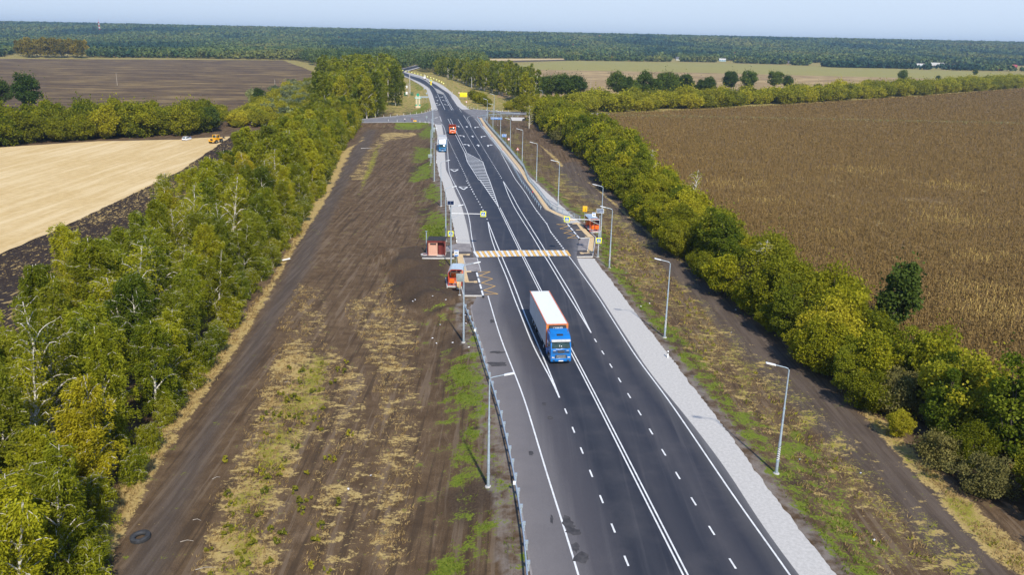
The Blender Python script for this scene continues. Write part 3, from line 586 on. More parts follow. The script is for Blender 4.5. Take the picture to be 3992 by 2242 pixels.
P_SF=SFL+[(210,20),(420,200)]+SFT[::-1]
sheet('sunflower_field',jag(P_SF,5,.5,1,True),-.66,SUNF)
sheet('meadow',jag(px3(-.7,(1180,176),(1300,163),(1430,152),(1800,159),(2200,170),(2576,186),(3000,206),(3000,216),(2576,204),(2300,196),(1900,186),(1700,181),(1300,174)),40,3,1,True),-.60,MEAD)
sheet('fallow_field',jag(px3(-.7,(1250,245),(1270,185),(1300,172),(1700,179),(1900,184),(2300,194),(2576,202),(3000,214),(3000,226),(2500,212),(2100,228),(1700,245),(1460,262)),40,3,1,True),-.63,TANF)
sheet('ploughed_field',px3(-.7,(1115,156),(1300,152.5),(1430,149.5),(1440,151.5),(1320,155),(1180,160)),-.55,DARKF)
sheet('stubble_field',px3(-.7,(1113,150),(1150,148),(1430,147),(1500,148.5),(1430,149.2),(1250,152),(1115,155)),-.5,PALEF)
sheet('stubble_field',px3(-.7,(0,108),(38,108),(38,116),(0,118)),-.5,PALEF)
# ------------------------------------------------------------------ dried sunflowers (nobody could count them)
def pip(P,x,y):
    P=np.array(P); ins=np.zeros(x.shape,bool)
    for i in range(len(P)):
        ax,ay=P[i]; bx,by=P[(i+1)%len(P)]; c=((ay>y)!=(by>y)); c&=(x<(bx-ax)*(y-ay)/(by-ay+1e-12)+ax); ins^=c
    return ins
def leafmat(name,c1,c2,c3,tr=.35,rough=.6):
    t=NT(name); r=t.n('ShaderNodeObjectInfo').outputs['Random']; v=t.attr('var')
    c=t.mix(t.rng(v,0,1),c1,c2); c=t.mix(t.rng(v,.90,1.0),c,c3); c=t.mix(t.math('MULTIPLY',r,.5),c,t.mix(v,c3,c2)); r2=t.math('FRACT',t.math('MULTIPLY',r,7.31)); c=t.mix(1,c,t.mix(r2,(.62,.68,.7),(1.35,1.28,1.1)),'MULTIPLY')
    d=t.n('ShaderNodeBsdfDiffuse'); t.put(d.inputs[0],c); tl=t.n('ShaderNodeBsdfTranslucent'); t.put(tl.inputs[0],c)
    gl=t.n('ShaderNodeBsdfGlossy'); gl.inputs['Roughness'].default_value=.5; t.put(gl.inputs[0],(.5,.5,.35))
    m=t.n('ShaderNodeMixShader'); m.inputs[0].default_value=tr; t.L(d.outputs[0],m.inputs[1]); t.L(tl.outputs[0],m.inputs[2])
    m2=t.n('ShaderNodeMixShader'); m2.inputs[0].default_value=.012; t.L(m.outputs[0],m2.inputs[1]); t.L(gl.outputs[0],m2.inputs[2])
    t.L(m2.outputs[0],t.out.inputs[0]); return t.m
STALK=leafmat('dry_stalks',(.165,.108,.045),(.245,.165,.070),(.48,.36,.13),.25)
def stalks():
    r=np.random.default_rng(9); N=640000; th=r.uniform(R_(20),R_(86),N); d=46*np.exp(r.uniform(0,1,N)**.85*math.log(1080/46.)); x=d*np.cos(th); y=d*np.sin(th)
    # rows run with the road, .7 m apart
    a=R_(97); u=x*math.cos(a-math.pi/2)+y*math.sin(a-math.pi/2); w=x*math.cos(a)+y*math.sin(a); u=np.round(u/.75)*.75+r.normal(0,.16,N)
    x=u*math.cos(a-math.pi/2)+w*math.cos(a); y=u*math.sin(a-math.pi/2)+w*math.sin(a)
    k=pip(P_SF,x,y)&(wob(x*.22,y*.30)>-.42+r.uniform(-.1,.1,N)); x,y,d=x[k],y[k],d[k]; N=len(x); big=np.maximum(1,d/230)
    h=r.uniform(.55,1.1,N)*np.minimum(big,1.25); w=.035*big*r.uniform(.7,1.5,N); ang=r.uniform(0,6.28,N); z0=np.full(N,-.66)
    lx,ly=r.normal(0,.16,N),r.normal(0,.16,N); c,s=np.cos(ang)*w,np.sin(ang)*w
    A=np.stack([np.stack([x-c,y-s,z0],1),np.stack([x+c,y+s,z0],1),np.stack([x+c+lx,y+s+ly,z0+h],1),np.stack([x-c+lx,y-s+ly,z0+h],1)],1)
    hw=r.uniform(.06,.12,N)*big; a2=r.uniform(0,6.28,N); c2,s2=np.cos(a2)*hw,np.sin(a2)*hw; hx,hy,hz_=x+lx*1.2,y+ly*1.2,z0+h-.05
    B=np.stack([np.stack([hx-c2,hy-s2,hz_-.12*big],1),np.stack([hx+s2,hy-c2,hz_],1),np.stack([hx+c2,hy+s2,hz_+.06],1),np.stack([hx-s2,hy+c2,hz_-.02],1)],1)
    # hanging leaves half way up
    c3,s3=np.cos(a2+1)*.14*big,np.sin(a2+1)*.14*big; m=z0+h*.55
    D=np.stack([np.stack([x,y,m],1),np.stack([x+c3*.6-s3*.4,y+s3*.6+c3*.4,m+.02],1),np.stack([x+c3,y+s3,m-.28],1),np.stack([x+c3*.6+s3*.3,y+s3*.6-c3*.3,m-.12],1)],1)
    V=np.concatenate([A,B,D]).reshape(-1,3); v=r.uniform(0,1,N)*.93
    for (a_,b_,rr_) in ((*kR(1640,80),9),(*kR(940,155),10),(*kR(1130,250),6),(*kR(2180,170),9),(*kR(2200,360),9),(*kR(2330,740),6),(*kR(2440,840),7),(*kR(2540,890),7),(*kR(2100,300),5),(*kR(1500,420),4),(*kR(2350,560),5)):
        px_,py_=G(a_,b_,.2); dd_=np.hypot((x-px_)*.7,y-py_)/rr_; v=np.where(dd_+r.uniform(-.9,.9,N)<.25,1.,v)
    v2=np.clip(v*.5+r.uniform(0,.35,N),0,1)
    tag(link('dry_sunflowers',npmesh('dry_sunflowers',V,np.arange(len(V)),STALK,{'var':('FACE',np.concatenate([v,v2*.8,v2]))})),kind='stuff')
stalks()
# ------------------------------------------------------------------ street furniture builders
def place(px,z=None):
    x,y,zz=GG(*px); return (x,y,zz if z is None else z)
def striped(parent,r0,r1,z0,z1,name='stripe_band'):
    b=MB(); w=MB(); n=7
    for i in range(n):
        for bm,a,c in ((w,0,.55),(b,.55,1)):
            za=z0+(z1-z0)*(i+a)/n; zb=z0+(z1-z0)*(i+c)/n; k=14; sk=.16; vs=[];fs=[]
            for j in range(k):
                t=2*math.pi*j/k; rr=r0+(r1-r0)*(za-z0)/(z1-z0)+.006; o=sk*math.cos(t)*.6
                vs+=[(rr*math.cos(t),rr*math.sin(t),za+o),(rr*math.cos(t),rr*math.sin(t),zb+o)]
            for j in range(k): q=(j+1)%k; fs.append((2*j,2*q,2*q+1,2*j+1))
            bm.add(vs,fs,None,True)
    w.build(name,M_['white'],parent); b.build(name,M_['blackpaint'],parent)
def lamp(px,label,side,stripes=False,h=10.0,group='street lamps along the road',scale=1.,rz=0):
    x,y,z=place(px); t=thing('street_lamp',label,'street lamp',(x,y,z-.05),rz,group)
    m=MB(); m.tube([(0,0,.1),(0,0,3.2),(0,0,3.25),(0,0,6.4),(0,0,6.45),(0,0,h)],[.135,.12,.105,.09,.075,.062],10); m.tube([(0,0,1.25),(0,0,1.33)],.15,10); m.tube([(0,0,6.3),(0,0,6.42)],.11,10); m.build('pole',M_['steel'],t)
    m=MB(); m.disc((0,0,.10),(0,0,1),.24,.05,12); m.disc((0,0,-.05),(0,0,1),.28,.26,12)
    for a in range(6): m.tube([(.19*math.cos(a*1.047),.19*math.sin(a*1.047),.1),(.19*math.cos(a*1.047),.19*math.sin(a*1.047),.2)],.02,6)
    m.build('base_plate',M_['concrete'],t)
    s=side; m=MB(); m.tube([(0,0,h-.6),(0,0,h-.05),(s*.10,0,h+.13),(s*.3,0,h+.22),(s*1.25,0,h+.45)],[.05,.045,.042,.04,.036],8); m.build('arm',M_['steel'],t)
    m=MB(); m.box((s*1.62,0,h+.53),(.88,.30,.10),(0,-s*R_(13),0),.03); hd=m.build('lamp_head',M_['white'],t)
    m=MB(); m.box((s*1.66,0,h+.483),(.66,.22,.02),(0,-s*R_(13),0)); m.build('diffuser',M_['lens'],hd)
    if stripes: striped(t,.128,.118,1.5,2.75)
    return t
LL='slim grey street lamp '
for px,lab in ((kD(693,857),LL+'at the guard rail in the left foreground, nearest left one'),
    (kE(1200,1075),LL+'where the near guard rail begins, just below the lower bus stop'),
    (k9(955,484),LL+'rising behind the roof of the lower bus shelter'),
    (k7(713,1092),LL+'standing right behind the brick toilet kiosk'),
    ((1719.6,804),LL+'on the pale left shoulder, next one beyond the brick kiosk'),
    ((1693.3,705),LL+'left of the pale shoulder, just before the parked blue lorry'),
    ((1680.3,634.3),LL+'behind the square sign back, beside the parked blue lorry'),
    ((1683.7,577.3),LL+'left of the parked lorry, in front of the tall sign back'),
    ((1686.2,534.8),LL+'just below the left junction corner, beyond the parked blue lorry'),
    ((1688.2,499.5),LL+'at the left side road mouth, farthest of the left row')):
    lamp(px,lab,1)
for px,lab,st in ((kQ(560,768),LL+'with striped foot in the right foreground, nearest of the right row',1),
    (kR(562,1030),LL+'second of the right row, its foot striped',1),
    (kR(252,640),LL+'with striped foot at the grass corner below the upper bus stop',1),
    (k8(970,800),LL+'with striped foot close behind the solar mast at the upper stop',1),
    (kB(1742,310),LL+'with striped foot behind the railing, first beyond the upper stop',1),
    ((2091,706.8),LL+'behind the railing, nearest beyond the one at the railing bend',1),
    ((2035.4,635),LL+'behind the railing, beside the red and white warning triangle',1),
    ((1988.8,578.6),LL+'behind the railing, beside the white round sign with red rim',0),
    ((1950.8,537.5),LL+'behind the railing, left of the small blue lane sign',0),
    ((1921.7,501.7),LL+'crossing the left end of the long blue lane sign',0),
    ((1899,474.6),LL+'at the railing corner by the right side road',0),
    (k2(1495,1355),LL+'beside the right side road, in front of bare birch trunks',0),
    ((2114,425),LL+'farther along the right side road, its top showing over the bushes',0)):
    lamp(px,lab,-1,st)
def ped_sign(parent,c,s=1.0,name='sign_plate'):
    m=MB(); m.box(c,(s,.03,s),None,.012)
    p=m.build(name,M_['signyel'],parent); y=c[1]-.02
    m=MB(); m.box((c[0],y,c[2]),(.70*s,.012,.70*s)); m.build('blue_panel',M_['signblue'],p)
    M=Matrix.Translation((c[0],y-.008,c[2]))@Matrix.Rotation(R_(90),4,'X')
    m=MB(); m.prism([(-.29*s,-.2*s),(.29*s,-.2*s),(0,.30*s)],-.004,.004,M); m.prism([(-.29*s,-.29*s),(.29*s,-.29*s),(.29*s,-.26*s),(-.29*s,-.26*s)],-.004,.004,M); m.build('white_triangle',M_['white'],p)
    M=Matrix.Translation((c[0],y-.017,c[2]-.02*s))@Matrix.Rotation(R_(90),4,'X')
    k=s*.95
    man=MB()
    for q in ([(-.03,.14),(.03,.14),(.04,.2),(0,.23),(-.04,.2)],[(-.04,.13),(.05,.12),(.05,-.01),(-.03,-.01)],[(-.03,0),(.01,0),(-.06,-.17),(-.10,-.17)],[(0,0),(.05,0),(.10,-.16),(.06,-.17)],[(-.04,.12),(-.03,.07),(-.10,.02),(-.11,.05)],[(.05,.12),(.04,.07),(.11,.03),(.12,.06)]):
        man.prism([(a*k,b*k) for a,b in q],-.003,.003,M)
    man.build('walking_figure',M_['blackpaint'],p); return p
def mast(px,label,sx,armlen,h,tilt,cell='solar'):
    x,y,z=place(px); t=thing('crossing_mast',label,'crossing sign',(x,y,z-.05),0)
    m=MB(); m.tube([(0,0,.1),(0,0,4.2),(0,0,4.25),(0,0,h)],[.12,.105,.085,.065],10); m.build('pole',M_['steel'],t)
    m=MB(); m.disc((0,0,.1),(0,0,1),.25,.06,12); m.disc((0,0,-.05),(0,0,1),.3,.26,12); m.build('base_plate',M_['concrete'],t)
    m=MB(); m.tube([(0,0,6.75),(sx*armlen,0,6.75)],.055,8); m.build('arm',M_['white'],t)
    m=MB(); m.tube([(0,0,5.85),(sx*1.9,0,6.70)],.028,6); m.build('brace',M_['steel'],t)
    ped_sign(t,(sx*(armlen+.45),-.05,6.75)); ped_sign(t,(.0 if sx>0 else .0,-.17,3.05 if sx<0 else 3.05))
    f=MB(); f.box((-.12*sx*0,-.1,h+.35),(1.25,.05,.82),(R_(tilt),0,0),.01); fr=f.build('solar_panel',M_['white'],t)
    for i in range(2):
        for j in range(2):
            c=Vector((-.295+.59*i,-.034,-.19+.38*j)); c.rotate(Euler((R_(tilt),0,0))); q=MB(); q.box(c+Vector((0,-.1,h+.35)),(.58,.012,.375),(R_(tilt),0,0)); q.build('solar_cell',M_[cell],fr)
    b=MB(); b.box((0,0,h-.25),(.16,.2,.34),None,.02); b.build('control_box',M_['dark'],t); b=MB(); b.tube([(0,0,h-.1),(0,0,h+.3)],.035,6); b.build('bracket',M_['steel'],t)
    for zz in (5.4,5.0): b=MB(); b.tube([(0,0,zz-.06),(0,0,zz)],.12,10); b.build('clamp',M_['steel'],t)
    if sx<0: striped(t,.115,.108,1.3,2.3)
    return t
mast(k7(828,1290),'tall mast with dark solar panel and zebra crossing signs behind the brick kiosk side',1,5.35,8.3,-35)
mast(k8(915,1187),'tall striped-foot mast with sky-tinted solar panel and zebra crossing signs at the upper bus stop',-1,5.3,8.0,-25,'skysheencell')
def busstop_sign(px,label,h,zbase=None):
    x,y,z=place(px,zbase); t=thing('bus_stop_sign',label,'bus stop sign',(x,y,z)); m=MB(); m.tube([(0,0,0),(0,0,h)],.035,8); m.build('post',M_['steel'],t)
    m=MB(); m.box((0,-.06,h-.45),(.72,.03,1.06),None,.012); p=m.build('sign_plate',M_['white'],t)
    m=MB(); m.box((0,-.08,h-.02),(.6,.012,.15)); m.build('blue_bar',M_['signblue'],p); m=MB(); m.box((0,-.08,h-.84),(.6,.012,.22)); m.build('blue_bar',M_['signblue'],p)
    m=MB(); m.box((0,-.08,h-.40),(.40,.012,.16)); m.box((-.12,-.08,h-.5),(.09,.012,.05)); m.box((.12,-.08,h-.5),(.09,.012,.05)); q=m.build('bus_symbol',M_['blackpaint'],p)
    m=MB()
    for i in range(3): m.box((-.12+.12*i,-.09,h-.37),(.09,.012,.06))
    m.build('symbol_windows',M_['white'],q)
busstop_sign(k9(1098,560),'white and blue bus stop sign behind the roof of the lower bus shelter',3.1,.12)
busstop_sign(k8(815,640),'white and blue bus stop sign half hidden behind the crossing arm at the upper shelter',3.5,.12)
def shelter(name,label,loc,w,l,h,op,rz=0):     # op=+1: open towards +x
    t=thing(name,label,'bus shelter',loc,rz); a=-w/2; b=w/2
    m=MB()
    n=28; vs=[];fs=[]   # arched corrugated roof, ridges along y
    prof=[]
    for i in range(n*2+1):
        f=i/(n*2); xx=a-.15+(w+.35)*f; zz=h+.25-.85*max(0,(.30-f)/.30)**2-.12*max(0,(f-.75)/.25)**2+(.035 if i%2 else 0); prof.append((xx*op,zz))
    k=len(prof)
    for yy,dz in ((-.15,0),(l+.15,0)):
        for dd in (0,.02): vs+=[(p[0],yy,p[1]+dd) for p in prof]
    for i in range(k-1):
        fs+=[(k+i,k+i+1,3*k+i+1,3*k+i),(i+1,i,2*k+i,2*k+i+1),(i,i+1,k+i+1,k+i),(2*k+i+1,2*k+i,3*k+i,3*k+i+1)]
    m.add(vs,fs); m.build('roof',M_['iron'],t)
    X=lambda f:(a+w*f)*op
    m=MB(); R=.07
    for yy in (0,l):
        for f in (0,1): m.box((X(f),yy,(h-.28)/2 if f==0 else h/2+.05),(R,R,h-.28 if f==0 else h+.1))
        m.bar((X(0),yy,h-.3),(X(.24),yy,h+.12),R); m.bar((X(.24),yy,h+.12),(X(1),yy,h+.12),R)
        m.box((0,yy,h*.52),(w-.08,R,R)); m.box((0,yy,.16),(w-.08,R,R)); m.box((X(.5),yy,h*.34),(R*.8,R*.8,h*.34))
    for f,zz in ((0,h-.3),(0,h*.52),(0,.16),(1,h+.12),(.24,h+.12)): m.box((X(f),l/2,zz),(R*.9,l-.08,R*.9))
    for q in (.33,.66): m.box((X(0),l*q,h/2),(R*.8,R*.8,h-.4)); m.box((X(1),l*q,h/2+.05) if q>.5 else (X(1),l*.97,h/2),(R*.8,R*.8,h))
    m.build('frame',M_['redframe'],t)
    for yy in (0,l):
        for f in (.27,.73): m=MB(); m.box((X(f),yy,h*.33),(w*.37,.03,h*.30),None,.008); m.build('end_panel',M_['orange'],t)
    for q in (.165,.495,.83): m=MB(); m.box((X(0)+.01*op,l*q,h*.34),(.03,l*.29,h*.33),None,.008); m.build('back_panel',M_['orange'],t); m=MB(); m.box((X(0)+.012*op,l*q,h*.71),(.03,l*.29,h*.3),None,.008); m.build('back_window',M_['navy'],t)
    for f in (.27,.73): m=MB(); m.box((X(f),l-.01,h*.73),(w*.37,.02,h*.32)); m.build('end_window',M_['navy'],t)
    m=MB()
    for i in range(4): m.box((X(.16)+.1*op*i,l/2,.47),(.08,l-.5,.04))
    for q in (.15,.85): m.box((X(.24),l*q,.23),(.3,.05,.46))
    m.build('bench',M_['navy'],t)
    m=MB(); m.box((0,l/2,-.15),(w+.5,l+.5,.34)); m.build('base_slab',M_['concrete'],t); return t
def xyz(px,z): x,y=G(*px,z); return (x,y,z)
xa=G(*k9(880,1000),.1); xb=G(*k9(1245,1000),.1); ye=G(*k9(1050,432),2.75)[1]
shelter('bus_shelter','orange bus shelter with curved roof beside the lower stop, open to the right',((xa[0]+xb[0])/2,xa[1],.1),xb[0]-xa[0],max(3.2,min(5.,ye-xa[1])),2.45,1)
xa=G(*k8(745,655),.14); xb=G(*k8(945,655),.14)
shelter('bus_shelter','orange bus shelter with sloping grey roof at the upper stop, right of the road',((xa[0]+xb[0])/2,xa[1],.14),xb[0]-xa[0]+.1,4.0,2.45,-1,R_(9))
# sign back and yellow box in front of the lower shelter
def post_sign(name,label,cat,px,h,w,hh,mat,posts=1,back=None,round_=0,rz=0,group=None,zb=None,base=True):
    x,y,z=place(px,zb); t=thing(name,label,cat,(x,y,z-.03),rz,group)
    for i in range(posts):
        xx=0 if posts==1 else -w*.38+w*.76*i/(posts-1)
        m=MB(); m.tube([(xx,0,0),(xx,0,h-.05)],.035,8); m.build('post',M_['steel'],t)
        if base: m=MB(); m.box((xx,0,.06),(.4,.3,.14),None,.02); m.build('footing',M_['concrete'],t)
    m=MB()
    if round_: m.disc((0,-.06,h-w/2),(0,1,0),w/2,.03,24)
    else: m.box((0,-.06,h-hh/2),(w,.03,hh),None,.01)
    p=m.build('sign_plate',mat,t); return t,p
DS=paint('sign_back_grey',(.30,.35,.35),.5,.2,.1)
t,p=post_sign('road_sign','grey sign back on a thin post in front of the lower bus shelter','road sign',k9(1188,1250),3.4,1.05,1.25,DS,1)
t=thing('litter_bin','tan box bin with sloping lid at the front corner of the lower bus shelter','bin',(*G(*k9(1165,1050),.1),.1))
m=MB(); m.box((0,0,.34),(.62,.55,.66),None,.03); m.build('bin_body',M_['tan'],t); m=MB(); m.side([(-.3,.69),(.3,.69),(.3,1.05),(-.12,1.12)],-.3,.3); m.build('lid',M_['tan'],t); m=MB(); m.box((0,-.03,-.06),(.7,.6,.1)); m.build('foot',M_['steel'],t)
t,p=post_sign('road_sign','square grey sign back left of the pale shoulder, nearer than the parked blue lorry','road sign',kX(1338,1172),3.3,1.25,1.05,DS,1)
t,p=post_sign('road_sign','tall grey sign back on the left verge beyond the parked blue lorry','road sign',k3(1977,1048),4.4,.95,1.75,DS,1)
t,p=post_sign('road_sign','small round grey sign back on the left side road','road sign',k3(1690,300),2.1,.9,.9,DS,1,round_=1,base=False)
t,p=post_sign('road_sign','small pale sign at the left shoulder beside the town monument, nearer one','road sign',k1(990,1020),4.2,.9,1.0,M_['steel'],1,base=False)
t,p=post_sign('road_sign','small pale sign at the left shoulder, beyond the one beside the monument','road sign',k1(918,840),4.0,.9,1.0,M_['steel'],1,base=False)
# blue lane signs
def laneicons(p,cx,cz,y,s):
    m=MB(); M=Matrix.Translation((cx,y,cz))@Matrix.Rotation(R_(90),4,'X')
    for q in ([(-.05,-.3),(.05,-.3),(.05,.15),(.16,.15),(0,.36),(-.16,.15),(-.05,.15)],):
        m.prism([(a*s,b*s) for a,b in q],-.004,.004,M)
    for sg in (-1,1):
        m.prism([((sg*.55+sg*a)*s,b*s) for a,b in ((-.14,-.3),(-.04,-.3),(-.04,.02),(.12,.16),(.18,.08),(.25,.34),(-.02,.3),(.05,.23),(-.14,.08))],-.004,.004,M)
    m.box((cx-.3*s,y,cz-.15*s),(.03,.008,.25*s)); m.box((cx+.3*s,y,cz-.15*s),(.03,.008,.25*s)); m.build('lane_arrows',M_['white'],p)
def bordered(name,label,cat,px,h,w,hh,posts,mat='signblue'):
    t,p=post_sign(name,label,cat,px,h,w,hh,M_['white'],posts); m=MB(); m.box((0,-.08,h-hh/2),(w-.08,.012,hh-.08)); q=m.build('blue_panel',M_[mat],p); return t,q
t,q=bordered('lane_sign','small blue lane sign with three white arrows behind the railing','road sign',k4(722,1062),3.1,1.75,1.05,2); laneicons(q,0,2.58,-.092,1.15)
t,q=bordered('lane_sign','long blue direction sign with lane arrows and one right-pointing arrow','road sign',k4(470,492),3.6,5.2,1.0,4); laneicons(q,-1.85,3.1,-.092,1.05)
m=MB(); M=Matrix.Translation((.75,-.092,3.1))@Matrix.Rotation(R_(90),4,'X'); m.prism([(-1.75,-.06),(1.1,-.06),(1.1,-.2),(1.65,0),(1.1,.2),(1.1,.06),(-1.75,.06)],-.004,.004,M); m.box((-.1,-.092,3.34),(1.6,.008,.12)); m.build('pointing_arrow',M_['white'],q)
def roundsign(label,px,h,d=.95):
    t,p=post_sign('prohibition_sign',label,'road sign',px,h,d,d,M_['signred'],1,round_=1); m=MB(); m.disc((0,-.085,h-d/2),(0,1,0),d*.38,.014,24); m.build('white_disc',M_['white'],p)
roundsign('round white sign with red rim below the small blue lane sign','' or k4(873,1212),3.2,.85)
roundsign('round white sign with red rim in front of the yellow billboard','' or k2(628,1075),3.0,.95)
roundsign('round white sign with red rim at the left edge of the yellow billboard','' or k2(398,795),3.4,.95)
x,y,z=place(kY(1050,1255)); t=thing('warning_sign','red and white warning triangle on a thin post behind the railing','road sign',(x,y,z))
m=MB(); m.tube([(0,0,0),(0,0,2.6)],.035,8); m.build('post',M_['steel'],t); M=Matrix.Translation((0,-.05,2.55))@Matrix.Rotation(R_(90),4,'X'); m=MB(); m.prism([(-.55,-.42),(.55,-.42),(0,.52)],-.012,.012,M); p=m.build('sign_plate',M_['signred'],t)
M=Matrix.Translation((0,-.07,2.55))@Matrix.Rotation(R_(90),4,'X'); m=MB(); m.prism([(-.37,-.31),(.37,-.31),(0,.32)],-.005,.005,M); q=m.build('white_triangle',M_['white'],p); m=MB(); m.box((0,-.08,2.52),(.07,.012,.28)); m.box((0,-.08,2.32),(.07,.012,.06)); m.build('symbol',M_['blackpaint'],q)
t,p=post_sign('temporary_sign','amber temporary sign with a small black mark on a post behind the upper shelter','road sign',k8(632,470),3.6,.95,1.2,M_['amber'],1,zb=-.1); m=MB(); M=Matrix.Translation((.05,-.085,3.0))@Matrix.Rotation(R_(90),4,'X')
m.prism([(-.02,.3),(.05,.3),(.09,.12),(.03,.1)],-.004,.004,M); m.prism([(-.02,-.35),(.03,-.35),(.05,-.2),(.1,-.2),(.13,-.35),(.18,-.35),(.12,-.05),(.02,-.05)],-.004,.004,M); m.build('symbol',M_['blackpaint'],p)
# yellow billboard with faint unreadable lines
BBS=1; t,p=post_sign('billboard','large plain yellow billboard on thin posts right of the far road','billboard',k2(535,860),4.5,4.6,2.75,M_['yellow'],3,zb=-.5,base=False); m=MB()
for zz,w in ((4.0,1.9),(3.62,1.6),(3.1,2.6),(2.8,2.3),(2.3,1.1)): m.box((.1,-.08,zz),(w,.008,.10))
m.build('faded_lettering',paint('faded_yellow_ink',(.72,.52,.01),.6),p)
# ------------------------------------------------------------------ brick kiosk
a=G(*kB(205,895),.1); b=G(*kB(411,895),.1); w=b[0]-a[0]
t=thing('brick_kiosk','small pink brick toilet kiosk with maroon frame and dark doorway beside the zebra crossing','toilet kiosk',((a[0]+b[0])/2,a[1],.06)); d=2.5; h=2.5
m=MB(); m.box((-w*.20,.08,h/2),(w*.52,.12,h)); m.box((w*.47,d/2,h/2),(.1,d-.2,h)); m.box((-w*.47,d/2,h/2),(.1,d-.2,h)); m.box((0,d-.05,h/2),(w-.2,.1,h)); m.build('wall',M_['brick'],t)
m=MB(); m.box((w*.27,.62,h/2),(w*.36,.06,h-.1)); m.build('door',M_['maroon'],t)
m=MB(); m.box((-w*.485,-.02,h/2),(.16,.22,h)); m.box((w*.485,-.02,h/2),(.16,.22,h)); m.box((0,-.02,h+.06),(w+.1,.24,.26)); m.bar((w*.40,-.04,h-.02),(w*.485,-.04,h-.35),.14); m.bar((-w*.40,-.04,h-.02),(-w*.485,-.04,h-.2),.12); m.build('frame',M_['maroon'],t)
m=MB(); m.box((-w*.19,.0,h*.84),(w*.36,.06,.28)); f=m.build('window',M_['maroon'],t); m=MB(); m.box((-w*.19,-.034,h*.84),(w*.33,.012,.19)); m.build('pane',M_['dark'],f)
m=MB(); m.box((0,d/2+.05,h+.26),(w+.16,d+.3,.12),(R_(2),0,0)); m.build('roof',M_['darkfelt'],t)
m=MB(); m.box((0,d/2-.05,.0),(w+.1,d+.2,.1)); m.box((w*.25,-.25,.02),(w*.45,.5,.1)); m.build('base_slab',M_['concrete'],t)
t=thing('vent_pipe','grey capped vent pipe standing at the left side of the brick kiosk','pipe',(a[0]-.35,a[1]+1.3,-.3)); m=MB(); m.tube([(0,0,0),(0,0,4.3)],.10,10); m.build('pipe',M_['steel'],t); m=MB(); m.tube([(0,0,4.3),(0,0,4.42),(0,0,4.46)],[.12,.22,.1],12); m.build('cap',M_['steel'],t)
x,y=G(*kB(170,884),.12); t=thing('manhole_ring','pale round concrete manhole with brown lid left of the brick kiosk','manhole',(x,y,.0)); m=MB(); m.disc((0,0,.06),(0,0,1),.72,.24,24); m.build('ring',M_['concrete'],t); m=MB(); m.disc((0,0,.19),(0,0,1),.36,.03,18); m.build('lid',M_['maroon'],t)
# ------------------------------------------------------------------ rails and fences
def rail(name,label,P,h,post_step,beams,refl=None,dy=0,posts_out=0.):
    P=[np.array(p) for p in P]; d=np.cumsum([0]+[np.hypot(*(P[i+1]-P[i])[:2]) for i in range(len(P)-1)])
    at=lambda s:np.array([np.interp(s,d,[p[0] for p in P]),np.interp(s,d,[p[1] for p in P])])
    t=thing(name,label,'guard rail' if 'guard' in name else 'railing',(*P[0][:2],0)); o=np.array([*P[0][:2],0])
    n=max(2,int(d[-1]/1.2)); ss=np.linspace(0,d[-1],n)
    for (z,w,hh,mt,nm) in beams:
        m=MB()
        for i in range(n-1):
            a,b=at(ss[i]),at(ss[i+1]); m.bar((*(a-o[:2]),z),(*(b-o[:2]),z),w,hh)
        m.build(nm,mt,t)
    pm=None; k=0
    for s in np.arange(.5,d[-1],post_step):
        a=at(s); q=at(min(s+.2,d[-1]))-at(max(s-.2,0)); q/=np.hypot(*q); nn=np.array([-q[1],q[0]])*posts_out; a=a+nn; z=float(hz(*a)) if posts_out else -.3
        if pm is None:
            m=MB(); m.box((0,0,(h-.9)/2),(.13,.10,h+.9)); 
            if posts_out: m.box((-.11*np.sign(posts_out)*1 if 0 else 0,0,h-.12),(.22,.16,.26))
            pm=m.build('post',M_['steel'],t,tuple(np.array([*a,0])-o))
        else: 
            c=pm.copy(); C.objects.link(c); c.parent=t; c.location=tuple(np.array([*a,0])-o)
        k+=1
    for (u,v,zz,mt,sz) in (refl or []):
        x,y=G(u,v,zz); m=MB(); m.box((x-o[0],y-o[1],zz),sz,None,.01); m.build('reflector',mt,t)
    return t
gl=[G(*p,.78) for p in pts(kE,(1212,195),(1290,395),(1440,745),(1600,1250))+pts(kD,(662,0),(715,160),(772,350),(822,560),(862,750),(897,950),(932,1180),(955,1447),(975,1800),(985,2300))]
rail('guard_rail','long grey steel guard rail along the left foreground verge, with white reflectors',gl,.80,2.5,[(.66,.09,.30,M_['steel'],'beam'),(.66,.13,.05,M_['steel'],'beam_rib')],[(*kE(1456,800),.98,M_['white'],(.22,.06,.36)),(*kD(868,832),.98,M_['white'],(.22,.06,.36))],posts_out=.18)
gr=[G(*p,.7) for p in pts(kY,(1100,430),(900,438),(700,447),(520,458),(420,468),(335,488),(300,500),(302,525),(345,590),(395,690),(470,790),(560,900),(700,1080),(850,1270),(960,1410))+pts(kB,(1310,5),(1390,105),(1470,215),(1545,318))]
rail('guard_rail','grey steel guard rail with red reflectors between road and footpath on the right',gr,.75,3.2,[(.62,.08,.30,M_['steel'],'beam')],[(*p,.85,M_['signred'],(.2,.06,.34)) for p in pts(kY,(308,515),(405,672),(562,868),(767,1120))+pts(kA,(1870,1410))+pts(kB,(1443,145))],posts_out=-.14)
fp=[G(*p,.0) for p in pts(kY,(400,560),(440,600),(520,700),(600,790),(690,890),(800,1020),(910,1150),(1020,1290),(1160,1460))+pts(kB,(1400,25),(1500,140),(1600,275),(1660,345),(1760,395),(1900,445),(2005,495))]
t=rail('pedestrian_railing','grey barred pedestrian railing beside the sand-coloured footpath on the right',fp,1.15,2.6,[(1.12,.05,.06,M_['steel'],'top_rail'),(.18,.04,.05,M_['steel'],'bottom_rail')])
